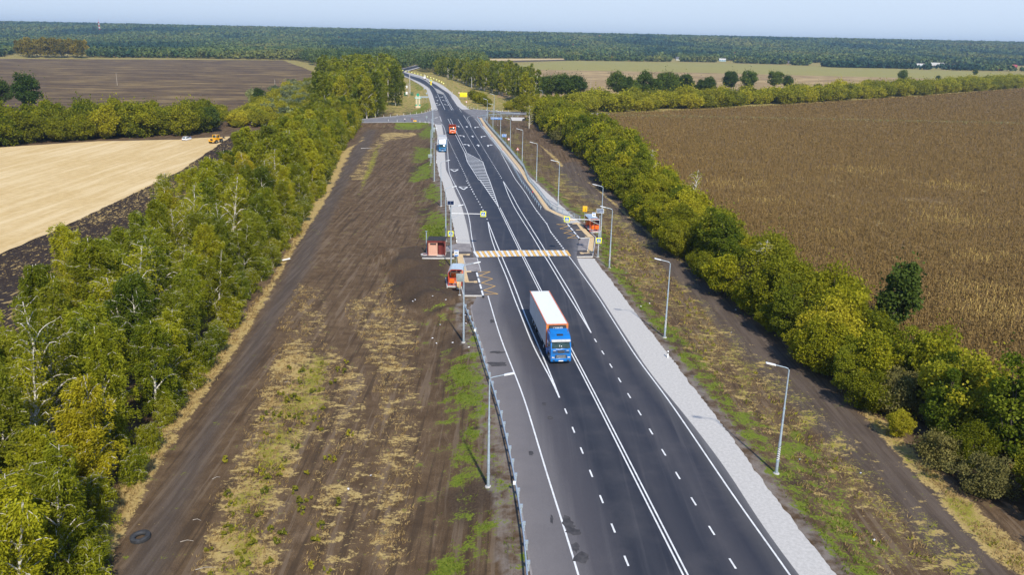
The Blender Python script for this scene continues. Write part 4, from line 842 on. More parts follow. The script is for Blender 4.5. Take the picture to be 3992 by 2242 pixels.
m=MB(); P=[np.array(p) for p in fp]; d=np.cumsum([0]+[np.hypot(*(P[i+1]-P[i])) for i in range(len(P)-1)])
for s in np.arange(0,d[-1],.22): x=np.interp(s,d,[p[0] for p in P])-P[0][0]; y=np.interp(s,d,[p[1] for p in P])-P[0][1]; m.box((x,y,.65),(.03,.03,.94))
m.build('bars',M_['steel'],t)
fb=[G(*p,0) for p in pts(kY,(400,560),(450,535),(560,520),(700,515),(900,510),(1100,505))]
rail('pedestrian_railing','grey two-bar railing along the lower edge of the right side road',fb,1.1,3,[(1.05,.05,.06,M_['steel'],'top_rail'),(.6,.05,.06,M_['steel'],'middle_rail')])
# ------------------------------------------------------------------ marker posts
def marker(px,label,group,z=None,h=.95):
    x,y,z=place(px,z); t=thing('marker_post',label,'marker post',(x,y,z-.02),0,group); m=MB(); m.side([(-.06,0),(.06,0),(.06,h),(-.06,h-.06)],-.07,.07); m.build('post',M_['white'],t); m=MB(); m.side([(-.066,h-.30),(.066,h-.30),(.066,h-.14),(-.066,h-.16)],-.076,.076); m.build('black_band',M_['blackpaint'],t); return t
for p,l in ((kR(579,1145),'white marker post with dark band on the grass between the two nearest right lamps'),(kB(545,742),'white marker post where the pale left shoulder ends above the kiosk'),(kX(1455,1135),'white marker post on the pale shoulder in front of the parked blue lorry'),(kB(420,170),'white marker post beside the left lamp foot beyond the kiosk'),(k2(190,655),'white marker post on the far right shoulder above the billboard'),(k2(342,820),'white marker post on the far right shoulder beside the billboard'),(k1(1570,680),'white marker post on the far right shoulder under the last yellow board')):
    marker(p,l,None)
for p in pts(k3,(1418,380),(1625,398),(1780,418),(150,330),(500,350)): marker(p,'white marker post along the lower edge of the left side road','marker posts on the lower edge of the left side road')
for p in pts(kX,(463,268),(588,260),(715,248),(840,235),(962,223),(1080,212),(1176,195),(1240,182),(1290,167),(1327,155)): marker(p,'white marker post along the upper edge of the left side road','marker posts on the upper edge of the left side road')
for p in pts(kX,(1352,130),(1358,110),(1403,415),(1433,440),(1447,470),(1453,500),(1460,535)): marker(p,'white marker post around the corner of the left junction','marker posts round the left junction corner')
for p in pts(k2,(485,1010),(510,1040),(535,1065),(572,1090),(600,1105),(645,1115),(698,1130),(772,1145),(865,1165),(982,1175),(1115,1195),(1265,1212),(1430,1228),(1760,1245),(1942,1248)): marker(p,'white marker post around the far corner of the right junction','marker posts round the right junction')
for p in pts(k1,(50,15),(152,42),(248,65),(343,88),(434,110),(527,136),(622,160),(716,185),(813,214),(920,245),(1020,273),(1120,305),(1212,340),(1301,377),(1384,415),(1462,455),(1522,498)):
    x,y,z=place((p[0],p[1]+13.5)); t=thing('curve_marker','small yellow square marker board on a post on the outside of the far bend','marker board',(x,y,z),0,'yellow marker boards on the far bend')
    m=MB(); m.tube([(0,0,0),(0,0,2.0)],.05,6); m.build('post',M_['steel'],t); m=MB(); m.box((0,-.05,2.3),(.95,.05,.95),None,.01); q=m.build('board',M_['signyel'],t); m=MB(); m.box((0,-.085,2.3),(.5,.012,.5)); m.build('white_square',M_['white'],q)
# island beacon on the far carriageway
x,y=G(*k1(1128,565),.16); t=thing('island_sign','tall yellow and white keep-side sign on the tip of the far traffic island','road sign',(x,y,.16)); m=MB(); m.box((0,0,1.4),(1.2,.2,2.8),None,.03); m.build('column',M_['signyel'],t); m=MB(); m.box((0,0,3.5),(1.9,.18,1.7),None,.04); q=m.build('sign_plate',M_['signyel'],t); m=MB(); m.disc((0,-.11,3.5),(0,1,0),.6,.02,18); m.build('blue_disc',M_['signblue'],q); m=MB(); m.box((0,-.12,1.5),(.5,.02,1.6)); m.build('red_stripe',M_['signred'],t)
# ------------------------------------------------------------------ town monument, culvert, poles, odds and ends
x,y,z=place(k1(722,1290)); t=thing('town_monument','tall cream and green entrance monument with a green disc on top beside the far road','monument',(x,y,z)); t.scale=(.66,.66,.66)
m=MB(); m.box((0,0,.8),(4.2,2.2,2.0),None,.3); m.build('stone_base',M_['cream'],t)
m=MB(); 
for sx in (-1.25,1.25): m.box((sx,0,6.2),(1.3,.5,8.8))
m.box((0,0,6.0),(.5,.55,8.4)); m.build('column',M_['cream'],t)
m=MB()
for sx in (-.62,.62): m.box((sx,0,5.6),(.34,.46,7.4))
m.box((-1.5,-.02,2.4),(1.1,.6,1.4)); m.box((1.5,-.02,2.4),(1.1,.6,1.4)); m.build('green_panels',M_['green'],t)
m=MB(); m.box((0,-.1,8.5),(5.6,.6,1.3),None,.05); q=m.build('name_board',M_['green'],t); m=MB(); m.box((0,-.42,8.55),(4.6,.05,.7)); m.build('pale_strip',M_['white'],q)
m=MB(); m.disc((0,-.1,11.1),(0,1,0),1.25,.4,24); m.build('disc',M_['green'],t)
x,y,z=place(k1(900,1118)); t=thing('route_board','long low grey board on thin posts to the right of the town monument','road sign',(x,y,z)); t.scale=(.62,.62,.72); m=MB(); m.box((.3,-.05,4.6),(8.6,.08,1.3)); m.build('sign_plate',M_['steel'],t)
for xx in (-2.3,0,2.4): m=MB(); m.tube([(xx,0,0),(xx,0,4.4)],.07,6); m.build('post',M_['steel'],t)
x,y=G(*k4(1165,335),-.7); t=thing('culvert_headwall','pale sloping concrete culvert headwall under the right side road','culvert',(x,y,-1.0)); m=MB(); M=None
m.add([(-2.6,-.2,0),(3.2,-.2,0),(3.4,5.2,1.0),(-3.4,5.2,1.0),(-2.6,-.2,.35),(3.2,-.2,.35),(3.4,5.2,1.35),(-3.4,5.2,1.35)],[(0,3,2,1),(4,5,6,7),(0,1,5,4),(1,2,6,5),(2,3,7,6),(3,0,4,7)]); m.build('apron',M_['concrete'],t); m=MB(); m.disc((3.0,0,.6),(0,1,0),.7,.5,18); m.build('pipe',M_['dark'],t)
def pole(px,h,label,mt='concrete',r=.16,cross=True,group=None):
    x,y,z=place(px); t=thing('utility_pole',label,'utility pole',(x,y,z-.1),0,group); m=MB(); m.tube([(0,0,0),(0,0,h)],[r,r*.7],8); m.build('pole',M_[mt],t)
    if cross: m=MB(); m.box((0,0,h-.5),(1.6,.1,.1)); [m.tube([(q,0,h-.45),(q,0,h-.2)],.04,6) for q in (-.7,0,.7)]; m.build('crossarm',M_['dark'],t)
    return t
pole(k1(468,835),13.2,'tall pale concrete pole left of the far road','concrete',.3); pole(k2(793,520),8.9,'pale concrete pole in front of the birches above the yellow billboard','concrete',.25)
pole(kL(1068,778),9.2,'thin wooden pole alone in the middle of the brown field','wood',.2); pole(kL(2505,832),8.4,'thin wooden pole at the right side of the brown field','wood',.2)
t=pole(k1(428,915),8.6,'double wooden pole with a white transformer box beside the tall concrete pole','wood',.3); m=MB(); m.tube([(-1.2,0,0),(-1.2,0,8)],.2,8); m.build('pole',M_['wood'],t); m=MB(); m.box((-1.2,-.4,6.2),(1.1,.9,1.7),None,.1); m.build('transformer_box',M_['white'],t); m=MB(); m.box((-1.3,-.5,2),(1.3,.9,1.8),None,.08); m.build('meter_box',M_['white'],t)
for px,l in ((k1(322,915),'short dark green fence panel left of the transformer pole'),(k1(532,905),'short dark green fence panel right of the transformer pole')):
    x,y,z=place(px); t=thing('fence_panel',l,'fence',(x,y,z)); m=MB(); [m.box((a,0,1.3),(.16,.1,2.6)) for a in (-.9,0,.9)]; m.build('post',paint('fence_green',(.01,.10,.05)),t); m=MB(); [m.box((0,0,b),(2.,.06,.5)) for b in (.6,1.3,2.1)]; m.build('rails',paint('fence_green',(.01,.10,.05)),t)
for px,h,l in ((kW(550,190),9,'thin dark pole in the tan field behind the oaks, left one'),(kW(196,150),13,'thin pale pole in the tan field behind the left oak clump')): pole(px,h,l,'wood',.16,False)
x,y,z=place(kL(2295,1112)); t=thing('marker_post','stout white post on the bare patch at the end of the left hedge','marker post',(x,y,z)); m=MB(); m.tube([(0,0,0),(0,0,2.0)],.28,8); m.build('post',M_['white'],t); m=MB(); m.tube([(0,0,2.0),(0,0,2.3)],.32,8); m.build('cap',M_['signyel'],t)
# tyre
x,y,z=place(kU(842,1232)); m=MB(); vs=[];fs=[]; n,k=36,12
for i in range(n):
    for j in range(k):
        a=2*math.pi*i/n; b=2*math.pi*j/k; rr=.56+.19*math.copysign(abs(math.cos(b))**.7,math.cos(b)); vs.append((rr*math.cos(a),rr*math.sin(a),.16+.16*math.copysign(abs(math.sin(b))**.7,math.sin(b))))
for i in range(n):
    for j in range(k): fs.append((i*k+j,((i+1)%n)*k+j,((i+1)%n)*k+(j+1)%k,i*k+(j+1)%k))
m.add(vs,fs,None,True)
for i in range(n*2):
    a=2*math.pi*i/(n*2); m.box((.735*math.cos(a),.735*math.sin(a),.16),(.05,.028,.26),(0,0,a))
o=m.build('tyre',paint('worn_tyre',(.035,.037,.042),.8,0,.3,4)); o.location=(x,y,z+.02); o.rotation_euler=(R_(4),R_(-3),0); tag(o,'old black tyre lying flat on the edge of the dirt track','tyre')
# fallen birch bough and dead branches
def bough(px,label,pl,r,mt):
    x,y,z=place(px); t=thing('fallen_bough',label,'fallen branch',(x,y,z)); 
    for i,P in enumerate(pl): m=MB(); m.tube(P,[r*(1-.7*k/(len(P)-1)) for k in range(len(P))],7); m.build('stem' if i==0 else 'side_branch',M_[mt],t)
bough(kT(2030,762),'white fallen birch bough at the edge of the trees by the dirt track',[[(.3,.4,.5),(-.8,-.2,.35),(-2.2,-.3,.3),(-4.0,-.5,.6)],[(-.8,-.2,.35),(-.2,.6,.4)]],.14,'white')
bough(kX(120,872),'grey dead branch lying on the dirt left of the upper field',[[(-1.6,0,.2),(0,.2,.3),(2.2,.6,.2)],[(0,.2,.3),(.7,-.5,.5)]],.10,'concrete')
for i,px in enumerate((kU(1120,1252),kU(1180,1125),kU(1295,872),kU(1720,296),kU(1230,1415))):
    a=(.15,-.1,.6,.3,.25)[i]; L=(.5,.35,.35,.3,.7)[i]; x,y,z=place(px); m=MB(); m.tube([(-L*math.cos(a),-L*math.sin(a),.06),(0,.1,.12),(L*math.cos(a),L*math.sin(a),.06)],[.03,.025,.015],6); o=m.build('dry_stick',M_['wood']); o.location=(x,y,z); tag(o,'pale dry stick on the dark soil beside the dirt track','stick','dry sticks on the old field')
# ------------------------------------------------------------------ vehicles (front faces -y)
def wheel(parent,x,y,r,w,name='wheel'):
    m=MB(); m.tube([(x-w/2,y,r),(x-w/2+.04,y,r),(x+w/2-.04,y,r),(x+w/2,y,r)],[r-.05,r,r,r-.05],20); t=m.build(name,M_['black'],parent); s=1 if x>0 else -1
    m=MB(); m.tube([(x+s*(w/2-.02),y,r),(x+s*(w/2+.015),y,r)],[r*.58,r*.5],16); m.disc((x+s*(w/2+.02),y,r),(1,0,0),r*.2,.08,12); m.build('rim',M_['chrome'],t); return t
def bx(parent,name,mt,*boxes,bev=0):
    m=MB()
    for c,d,*r in boxes: m.box(c,d,r[0] if r else None)
    return m.build(name,M_[mt],parent,bev=bev)
def truck_root(name,label,cat,p,q):        # p = ground point under the middle of the front, q = a ground point behind it
    a=math.atan2(q[1]-p[1],q[0]-p[0])-math.pi/2; return thing(name,label,cat,(p[0],p[1],.022),a)
fr=G(*kC(918,1200),.0); hd=np.array([4.71-6.55,107.08-93.05]); 
t=truck_root('articulated_lorry','blue articulated lorry with a long white refrigerated trailer driving towards the camera','lorry',fr,(fr[0]+hd[0],fr[1]+hd[1]))
T=np.hypot(fr[0]-5.28,fr[1]-92.8); TF=max(3.0,min(4.6,T))      # trailer front face
prof=[(.06,.42),(0,.5),(0,1.15),(.05,1.9),(.12,1.95),(.46,2.85),(.60,3.0),(.95,3.24),(1.35,3.34),(2.25,3.40),(2.25,.95),(1.75,.95),(1.7,1.15),(1.5,1.3),(1.0,1.3),(.72,1.15),(.62,.42)]
m=MB(); m.side(prof,-1.22,1.22); cab=m.build('cab',M_['blue'],t,bev=.07)
m=MB(); m.add([(-1.0,1.35,3.32),(1.0,1.35,3.32),(1.12,2.45,3.70),(-1.12,2.45,3.70),(-1.0,1.4,3.2),(1.0,1.4,3.2),(1.12,2.5,3.3),(-1.12,2.5,3.3)],[(0,1,2,3),(4,7,6,5),(0,4,5,1),(1,5,6,2),(2,6,7,3),(3,7,4,0)]); m.build('roof_deflector',M_['blue'],t,bev=.06)
m=MB()
for s in (-1,1): m.add([(s*1.19,1.7,1.5),(s*1.25,1.7,1.5),(s*1.25,2.75,1.4),(s*1.19,2.75,1.4),(s*1.19,1.7,3.3),(s*1.25,1.7,3.3),(s*1.25,2.75,3.55),(s*1.19,2.75,3.55)],[(0,3,2,1),(4,5,6,7),(0,1,5,4),(1,2,6,5),(2,3,7,6),(3,0,4,7)])
m.build('side_deflector',M_['blue'],t)
def slab(parent,name,mt,pl,th=.03,x0=-1,x1=1,x2=None,x3=None):
    (y0,z0),(y1,z1)=pl; n=Vector((0,-(z1-z0),(y1-y0))).normalized()*th; x2=x1 if x2 is None else x2; x3=x0 if x3 is None else x3
    v=[Vector((x0,y0,z0)),Vector((x1,y0,z0)),Vector((x2,y1,z1)),Vector((x3,y1,z1))]; m=MB(); m.add([p+n*.0-n*.3 for p in v]+[p+n for p in v],[(0,3,2,1),(4,5,6,7),(0,1,5,4),(1,2,6,5),(2,3,7,6),(3,0,4,7)]); return m.build(name,M_[mt],parent,bev=.01)
ws=slab(t,'windscreen','glass',((.135,1.98),(.44,2.80)),.02,-1.1,1.1,1.03,-1.03)
bx(ws,'wiper','dark',((-.4,.10,2.02),(.75,.02,.03),(0,R_(8),0)),((.45,.10,2.02),(.75,.02,.03),(0,R_(8),0)))
bx(ws,'dashboard_card','white',((.05,.19,2.25),(.12,.02,.1)),((-.18,.17,2.3),(.05,.02,.22)))
sv=slab(t,'sun_visor','roofgrey',((.22,2.76),(.40,3.0)),.03,-1.12,1.12); 
slab(t,'roof_hatch','dark',((.98,3.25),(1.34,3.345)),.03,-.38,.38)
for i,z in enumerate((1.78,1.62,1.46)): bx(t,'grille_slot','dark',((0,-.012+.02*i*0+.02,z),(2.0 if i else 1.1,.05,.06)))
bx(t,'chrome_strip','chrome',((0,.0,1.70),(.85,.06,.05)),((0,-.01,1.54),(.75,.06,.045)))
g=bx(t,'lower_grille','dark',((0,-.012,1.02),(1.35,.06,.46)),bev=.02)
bx(g,'grille_bars','steel',*[((0,-.05,.86+.1*i),(1.15-.03*i,.03,.035)) for i in range(4)])
bx(t,'bumper','blue',((0,-.03,.62),(2.42,.10,.40)),bev=.04); bx(t,'side_lamps','lens',((-.78,-.0,1.76),(.3,.06,.06)),((.78,.0,1.76),(.3,.06,.06)))
for s in (-1,1):
    bx(t,'headlight','lens',((s*.93,-.055,.93),(.32,.08,.15)),bev=.03); bx(t,'fog_lamp','dark',((s*.85,-.085,.56),(.26,.04,.13)))
    mr=bx(t,'mirror','dark',((s*1.43,.28,2.45),(.22,.16,.5)),bev=.04); bx(mr,'mirror_arm','dark',((s*1.28,.3,2.72),(.26,.05,.05)),((s*1.28,.3,2.3),(.26,.05,.05)))
    d=bx(t,'door','blue',((s*1.228,.95,1.95),(.03,1.0,1.5)),bev=.012); bx(d,'side_window','glass',((s*1.246,.9,2.4),(.02,.8,.6))); bx(d,'handle','dark',((s*1.25,1.3,1.85),(.03,.2,.05)))
    bx(t,'side_skirt','blue',((s*1.2,3.05,.75),(.06,1.5,.75)),bev=.02); bx(t,'step','dark',((s*1.15,1.95,.6),(.2,.4,.5)))
bx(t,'number_plate','white',((0,-.09,.52),(.55,.02,.12)))
bx(t,'chassis','dark',((0,3.6,.75),(.9,6.2,.35)),((0,TF+6.8,.95),(.9,13,.3)))
for s in (-1,1): wheel(t,s*1.0,1.35,.5,.34); wheel(t,s*.95,4.9,.5,.6)
TL=13.6; z0,z1=1.12,4.0; TW=2.56
b=MB(); b.box((0,TF+TL/2,(z0+z1)/2),(TW,TL,z1-z0)); tb=b.build('trailer_body',paint('white_trailer_panel',(.62,.62,.61),.4,0,.06,.8),t)
bx(tb,'roof_panel','white',((0,TF+TL/2,z1+.012),(TW-.14,TL-.1,.02)))
bx(tb,'edge_trim','trim',((-TW/2,TF+TL/2,z1-.005),(.10,TL+.04,.1)),((TW/2,TF+TL/2,z1-.005),(.10,TL+.04,.1)),((0,TF,z1-.005),(TW+.02,.12,.1)),((-TW/2-.005,TF,(z0+z1)/2-.04),(.1,.1,z1-z0)),((TW/2+.005,TF,(z0+z1)/2-.04),(.1,.1,z1-z0)))
bx(tb,'front_bulkhead','orangeface',((0,TF-.02,(z0+z1)/2-.03),(TW-.1,.05,z1-z0-.12)))
bx(tb,'roof_seam','roofgrey',((-.62,TF+TL-.55,z1+.027),(1.32,.03,.008),(0,0,R_(-22))),((.62,TF+TL-.55,z1+.027),(1.32,.03,.008),(0,0,R_(22))))
ru=bx(t,'refrigeration_unit','dark',((0,TF-.28,3.1),(2.05,.5,1.62)),bev=.05)
lt=link('lettering',text_mesh('CARRIER',.30,.006),ru); lt.data.materials.append(M_['white']); lt.location=(0,TF-.545,3.71); lt.rotation_euler=(R_(90),0,0); lt.scale=(1.0,1,1)
for s in (-1,1):
    for k in range(3): wheel(t,s*1.0,TF+8.6+1.32*k,.5,.4)
    bx(t,'side_guard','steel',((s*1.2,TF+5.2,.62),(.05,3.2,.1)),((s*1.2,TF+5.2,.92),(.05,3.2,.1)))
    bx(t,'landing_leg','steel',((s*.6,TF+2.7,.6),(.14,.14,1.0)))
bx(t,'mudguard','dark',((-1,TF+9.9,1.08),(.45,4.2,.05)),((1,TF+9.9,1.08),(.45,4.2,.05)))
# parked box lorry
p=G(*k5(880,1172)); q=G(*k5(865,900)); back=G(*k5(885,465),4.0)
t=truck_root('box_lorry','dark blue lorry with white roof fairing and grey box, parked on the pale left shoulder','lorry',p,back); BL=max(8.,min(17.5,(back[1]-p[1])/1.2)); t.scale=(1.2,1.2,1.2); print('BL',BL,p)
m=MB(); m.side([(0.03,.4),(0,.6),(0,1.25),(.06,1.3),(.35,2.1),(.5,2.2),(1.65,2.25),(1.65,.7),(1.2,.7),(1.1,.95),(.6,.95),(.5,.4)],-1.02,1.02); m.build('cab',M_['teal'],t,bev=.06)
m=MB(); m.add([(-.85,.45,2.2),(.85,.45,2.2),(.95,1.7,3.3),(-.95,1.7,3.3),(-.9,.5,2.15),(.9,.5,2.15),(.95,1.75,2.2),(-.95,1.75,2.2)],[(0,1,2,3),(4,7,6,5),(0,4,5,1),(1,5,6,2),(2,6,7,3),(3,7,4,0)]); m.build('roof_fairing',M_['white'],t,bev=.1)
w=slab(t,'windscreen','glass',((.07,1.33),(.34,2.08)),.02,-.92,.92,.85,-.85); bx(w,'wiper','dark',((-.3,.04,1.36),(.6,.02,.03)),((.4,.04,1.36),(.6,.02,.03)))
bx(t,'roof_lamp','lens',((-.4,.36,2.26),(.18,.1,.1)),((.4,.36,2.26),(.18,.1,.1))); bx(t,'bumper','teal',((0,-.04,.48),(2.04,.1,.3)),bev=.03); bx(t,'grille','dark',((0,-.02,.92),(1.15,.04,.14)))
for s in (-1,1):
    bx(t,'headlight','lens',((s*.72,-.05,.66),(.36,.06,.16)),bev=.02); mr=bx(t,'mirror','dark',((s*1.2,.25,1.75),(.16,.12,.36)),bev=.03); bx(mr,'mirror_arm','dark',((s*1.08,.28,1.9),(.2,.04,.04))); d=bx(t,'door','teal',((s*1.03,.85,1.35),(.03,.9,1.1)),bev=.01); bx(d,'side_window','glass',((s*1.05,.82,1.72),(.02,.7,.45)))
    wheel(t,s*.88,.85,.42,.26); wheel(t,s*.86,BL-2.0,.42,.45)
bx(t,'number_plate','white',((0,-.1,.48),(.5,.02,.11))); bx(t,'chassis','dark',((0,BL/2,.6),(.8,BL-.6,.25)))
m=MB(); m.box((0,1.95+(BL-1.95)/2,2.15),(2.24,BL-1.95,2.3)); b=m.build('box_body',M_['teal'],t,bev=.03); bx(b,'roof_sheet','rooflight',((0,1.95+(BL-1.95)*.27,3.335),(2.26,(BL-1.95)*.53,.07))); bx(b,'roof_sheet','roofgrey',((0,1.95+(BL-1.95)*.77,3.335),(2.26,(BL-1.95)*.46,.07)))
# dump truck
p=G(*k5(1285,462)); q=(p[0]-.09*10,p[1]+10)
t=truck_root('dump_truck','orange dump truck with a dark red tipper body coming towards the junction','dump truck',p,q); t.scale=(1.13,1.13,1.13)
m=MB(); m.side([(0.03,.55),(0,.7),(0,1.65),(.08,1.7),(.3,2.5),(.5,2.62),(1.75,2.62),(1.8,.95),(1.35,.95),(1.25,1.25),(.7,1.25),(.6,.55)],-1.12,1.12); m.build('cab',M_['orange'],t,bev=.07)
w=slab(t,'windscreen','glass',((.10,1.74),(.29,2.45)),.02,-1.0,1.0,.95,-.95); bx(w,'wiper','dark',((0,.06,1.77),(1.4,.02,.03))); bx(t,'white_stripe','white',((0,-.01,1.62),(1.7,.05,.12))); bx(t,'grille','dumpred',((0,-.01,1.15),(1.3,.06,.3))); bx(t,'bumper','orange',((0,-.08,.75),(2.3,.2,.4)),bev=.05); bx(t,'number_plate','white',((0,-.2,.75),(.6,.02,.13)))
for s in (-1,1):
    bx(t,'headlight','lens',((s*.85,-.05,1.12),(.3,.08,.22)),bev=.02); mr=bx(t,'mirror','dark',((s*1.35,.2,2.1),(.2,.14,.45)),bev=.03); bx(mr,'mirror_arm','dark',((s*1.22,.22,2.3),(.2,.04,.04)))
    d=bx(t,'door','orange',((s*1.13,.9,1.7),(.03,1.,1.3)),bev=.01); bx(d,'side_window','glass',((s*1.15,.85,2.15),(.02,.75,.5))); wheel(t,s*.98,1.0,.52,.35); wheel(t,s*.95,4.3,.52,.6); wheel(t,s*.95,5.6,.52,.6)
bx(t,'chassis','dark',((0,3.6,.85),(.9,6.2,.3)))
m=MB(); m.box((0,4.4,1.3),(2.3,4.6,.12)); m.box((0,2.08,2.25),(2.5,.1,1.95)); m.box((-1.2,4.4,2.1),(.1,4.7,1.6)); m.box((1.2,4.4,2.1),(.1,4.7,1.6)); m.box((0,6.75,2.1),(2.5,.1,1.6)); m.box((0,1.75,3.2),(2.5,.75,.08),(R_(-8),0,0)); tb=m.build('tipper_body',M_['dumpred'],t)
bx(tb,'ribs','dumpred',*[((s*1.27,2.4+.85*i,2.0),(.08,.12,1.6)) for s in (-1,1) for i in range(6)]); bx(tb,'sand_load','wood',((0,4.4,2.45),(2.25,4.5,.5)))
# far van and car
def simple_car(name,label,p,rz,mt,L=4.2,w=1.7,h=1.45,wagon=True,rear=False,doors=False):
    t=thing(name,label,'car' if h<1.8 else 'van',(p[0],p[1],p[2] if len(p)>2 else .022),rz)
    s=h/1.45
    m=MB(); m.side([(.02,.28),(0,.62),(.12,.82*s),(1.05,.92*s),(L-.05,.90*s),(L,.6),(L-.03,.28)],-w/2,w/2); b=m.build('body',M_[mt],t,bev=.06)
    m=MB(); m.add([(-w*.46,1.05,.9*s),(w*.46,1.05,.9*s),(w*.46,L-.12,.9*s),(-w*.46,L-.12,.9*s),(-w*.38,1.75,h),(w*.38,1.75,h),(w*.38,L-.5,h),(-w*.38,L-.5,h)],[(0,3,2,1),(4,5,6,7),(0,1,5,4),(1,2,6,5),(2,3,7,6),(3,0,4,7)]); c=m.build('cabin',M_[mt],t,bev=.04)
    def pane(nm,a,bq,cc,d):
        v=[Vector(k) for k in (a,bq,cc,d)]; n=(v[1]-v[0]).cross(v[2]-v[0]).normalized()*.014; mm=MB(); ce=sum(v,Vector())/4; v=[ce+(k-ce)*.84 for k in v]
        mm.add([k-n for k in v]+[k+n for k in v],[(0,3,2,1),(4,5,6,7),(0,1,5,4),(1,2,6,5),(2,3,7,6),(3,0,4,7)]); mm.build(nm,M_['glass'],c)
    z9=.9*s
    pane('windscreen',(-w*.46,1.05,z9),(w*.46,1.05,z9),(w*.38,1.75,h),(-w*.38,1.75,h)); pane('rear_window',(w*.46,L-.12,z9),(-w*.46,L-.12,z9),(-w*.38,L-.5,h),(w*.38,L-.5,h))
    for sg in (-1,1):
        P=[(sg*w*.46,1.05,z9),(sg*w*.46,L-.12,z9),(sg*w*.38,L-.5,h),(sg*w*.38,1.75,h)]; pane('side_window',*(P if sg>0 else P[::-1]))
        wheel(t,sg*(w/2-.1),.8,.3,.18); wheel(t,sg*(w/2-.1),L-.8,.3,.18); bx(t,'headlight','lens',((sg*w*.36,.03,.66),(.34,.08,.14))); bx(t,'tail_light','signred',((sg*w*.44,L-.0,.72),(.16,.06,.24)))
    bx(t,'bumper','dark',((0,L+.0,.42),(w*.9,.08,.14))); bx(t,'number_plate','white',((0,L+.045,.55),(.5,.02,.11)))
    if doors:
        d=MB(); d.box((-w/2-.42,1.62,.68),(.82,.06,.70),(0,0,R_(-12))); d=d.build('open_door',M_[mt],t); bx(d,'door_frame',mt,((-w/2-.5,1.62,1.38),(.66,.05,.05),(0,0,R_(-12))),((-w/2-.80,1.55,1.2),(.05,.05,.4)),((-w/2-.15,1.69,1.2),(.05,.05,.4)))
    return t
x,y,z=place(k6(545,655)); simple_car('parked_car','white estate car parked in the stubble field with one front door open',(x+1.2*.2,y+3.9,z+.05),R_(180-12),'white',3.9,1.72,1.5,doors=False)
# its open door on the left seen from behind
o=[k for k in bpy.data.objects if k.name.startswith('parked_car')][-1]; d=bx(o,'open_door','white',((.86+.40,1.75,.70),(.80,.06,.66),(0,0,R_(14))),bev=.02); bx(d,'door_frame','white',((1.26,1.78,1.40),(.66,.05,.05)),((1.58,1.84,1.2),(.05,.05,.4)))
x,y=G(*k1(1075,475)); simple_car('distant_car','white car half hidden behind the yellow island sign on the far road',(x,y+3,.03),R_(180+8),'white',4.4,1.9,1.6)
p=G(*k1(930,392)); t=truck_root('distant_lorry','small white lorry with a pointed load on the far road, beyond the white car',"lorry",(p[0]-.8,p[1]+8),(p[0],p[1])); m=MB(); m.side([(0,.5),(0,1.4),(.25,2.3),(1.6,2.4),(1.6,.5)],-1.1,1.1); m.build('cab',M_['white'],t,bev=.06); bx(t,'load_bed','white',((0,5.,1.2),(2.3,6.4,.8)),bev=.03); bx(t,'tailboard','rooflight',((-.75,8.0,2.6),(.55,.4,2.4)),((.3,7.6,2.9),(.5,.4,3.2)),bev=.1); bx(t,'tail_light','signred',((-.9,8.25,.9),(.3,.08,.2)),((.9,8.25,.9),(.3,.08,.2)))
for s in (-1,1): wheel(t,s*.95,1.,.45,.3); wheel(t,s*.95,6.6,.45,.5)
# tractor
x,y,z=place(k6(1880,800)); t=thing('farm_tractor','big yellow articulated tractor at the head of the ploughed strip','tractor',(x,y,z+.06),R_(-14))
bx(t,'bonnet','tractor',((0,1.2,1.62),(1.25,2.4,.95)),bev=.08); bx(t,'grille','dark',((0,-.02,1.55),(.95,.06,.72))); bx(t,'bumper','tractor',((0,-.08,1.0),(2.3,.25,.26)),bev=.03)
for s in (-1,1): bx(t,'mudguard','tractor',((s*1.05,.9,1.62),(.75,1.5,.14)),((s*1.05,.16,1.42),(.75,.1,.44)),bev=.02); bx(t,'headlight','lens',((s*1.02,.09,1.5),(.24,.05,.2))); wheel(t,s*1.1,.95,.78,.6); wheel(t,s*1.1,4.3,.78,.6); bx(t,'rear_mudguard','tractor',((s*1.05,4.3,1.72),(.8,1.8,.12)),bev=.02)
m=MB(); m.box((0,2.9,1.6),(1.7,1.3,.8)); m.box((0,2.9,3.02),(2.0,1.7,.14),None,.05)
for s in (-1,1):
    for yy in (2.2,3.6): m.box((s*.88,yy,2.45),(.13,.13,1.1))
c=m.build('cab',M_['tractor'],t); bx(c,'window','glass',((0,2.22,2.5),(1.6,.03,.8)),((0,3.58,2.5),(1.6,.03,.8)),((-.86,2.9,2.5),(.03,1.2,.8)),((.86,2.9,2.5),(.03,1.2,.8)))
m=MB(); m.tube([(.55,1.9,2.0),(.55,1.9,3.2)],.08,8); m.build('exhaust_pipe',M_['concrete'],t); bx(t,'rear_frame','tractor',((0,4.4,1.3),(1.3,2.6,.5)),bev=.04); bx(t,'plough_beam','dark',((.2,6.4,1.5),(.3,2.6,.3),(R_(14),0,0)),((.9,6.2,1.6),(1.2,.25,.25)))
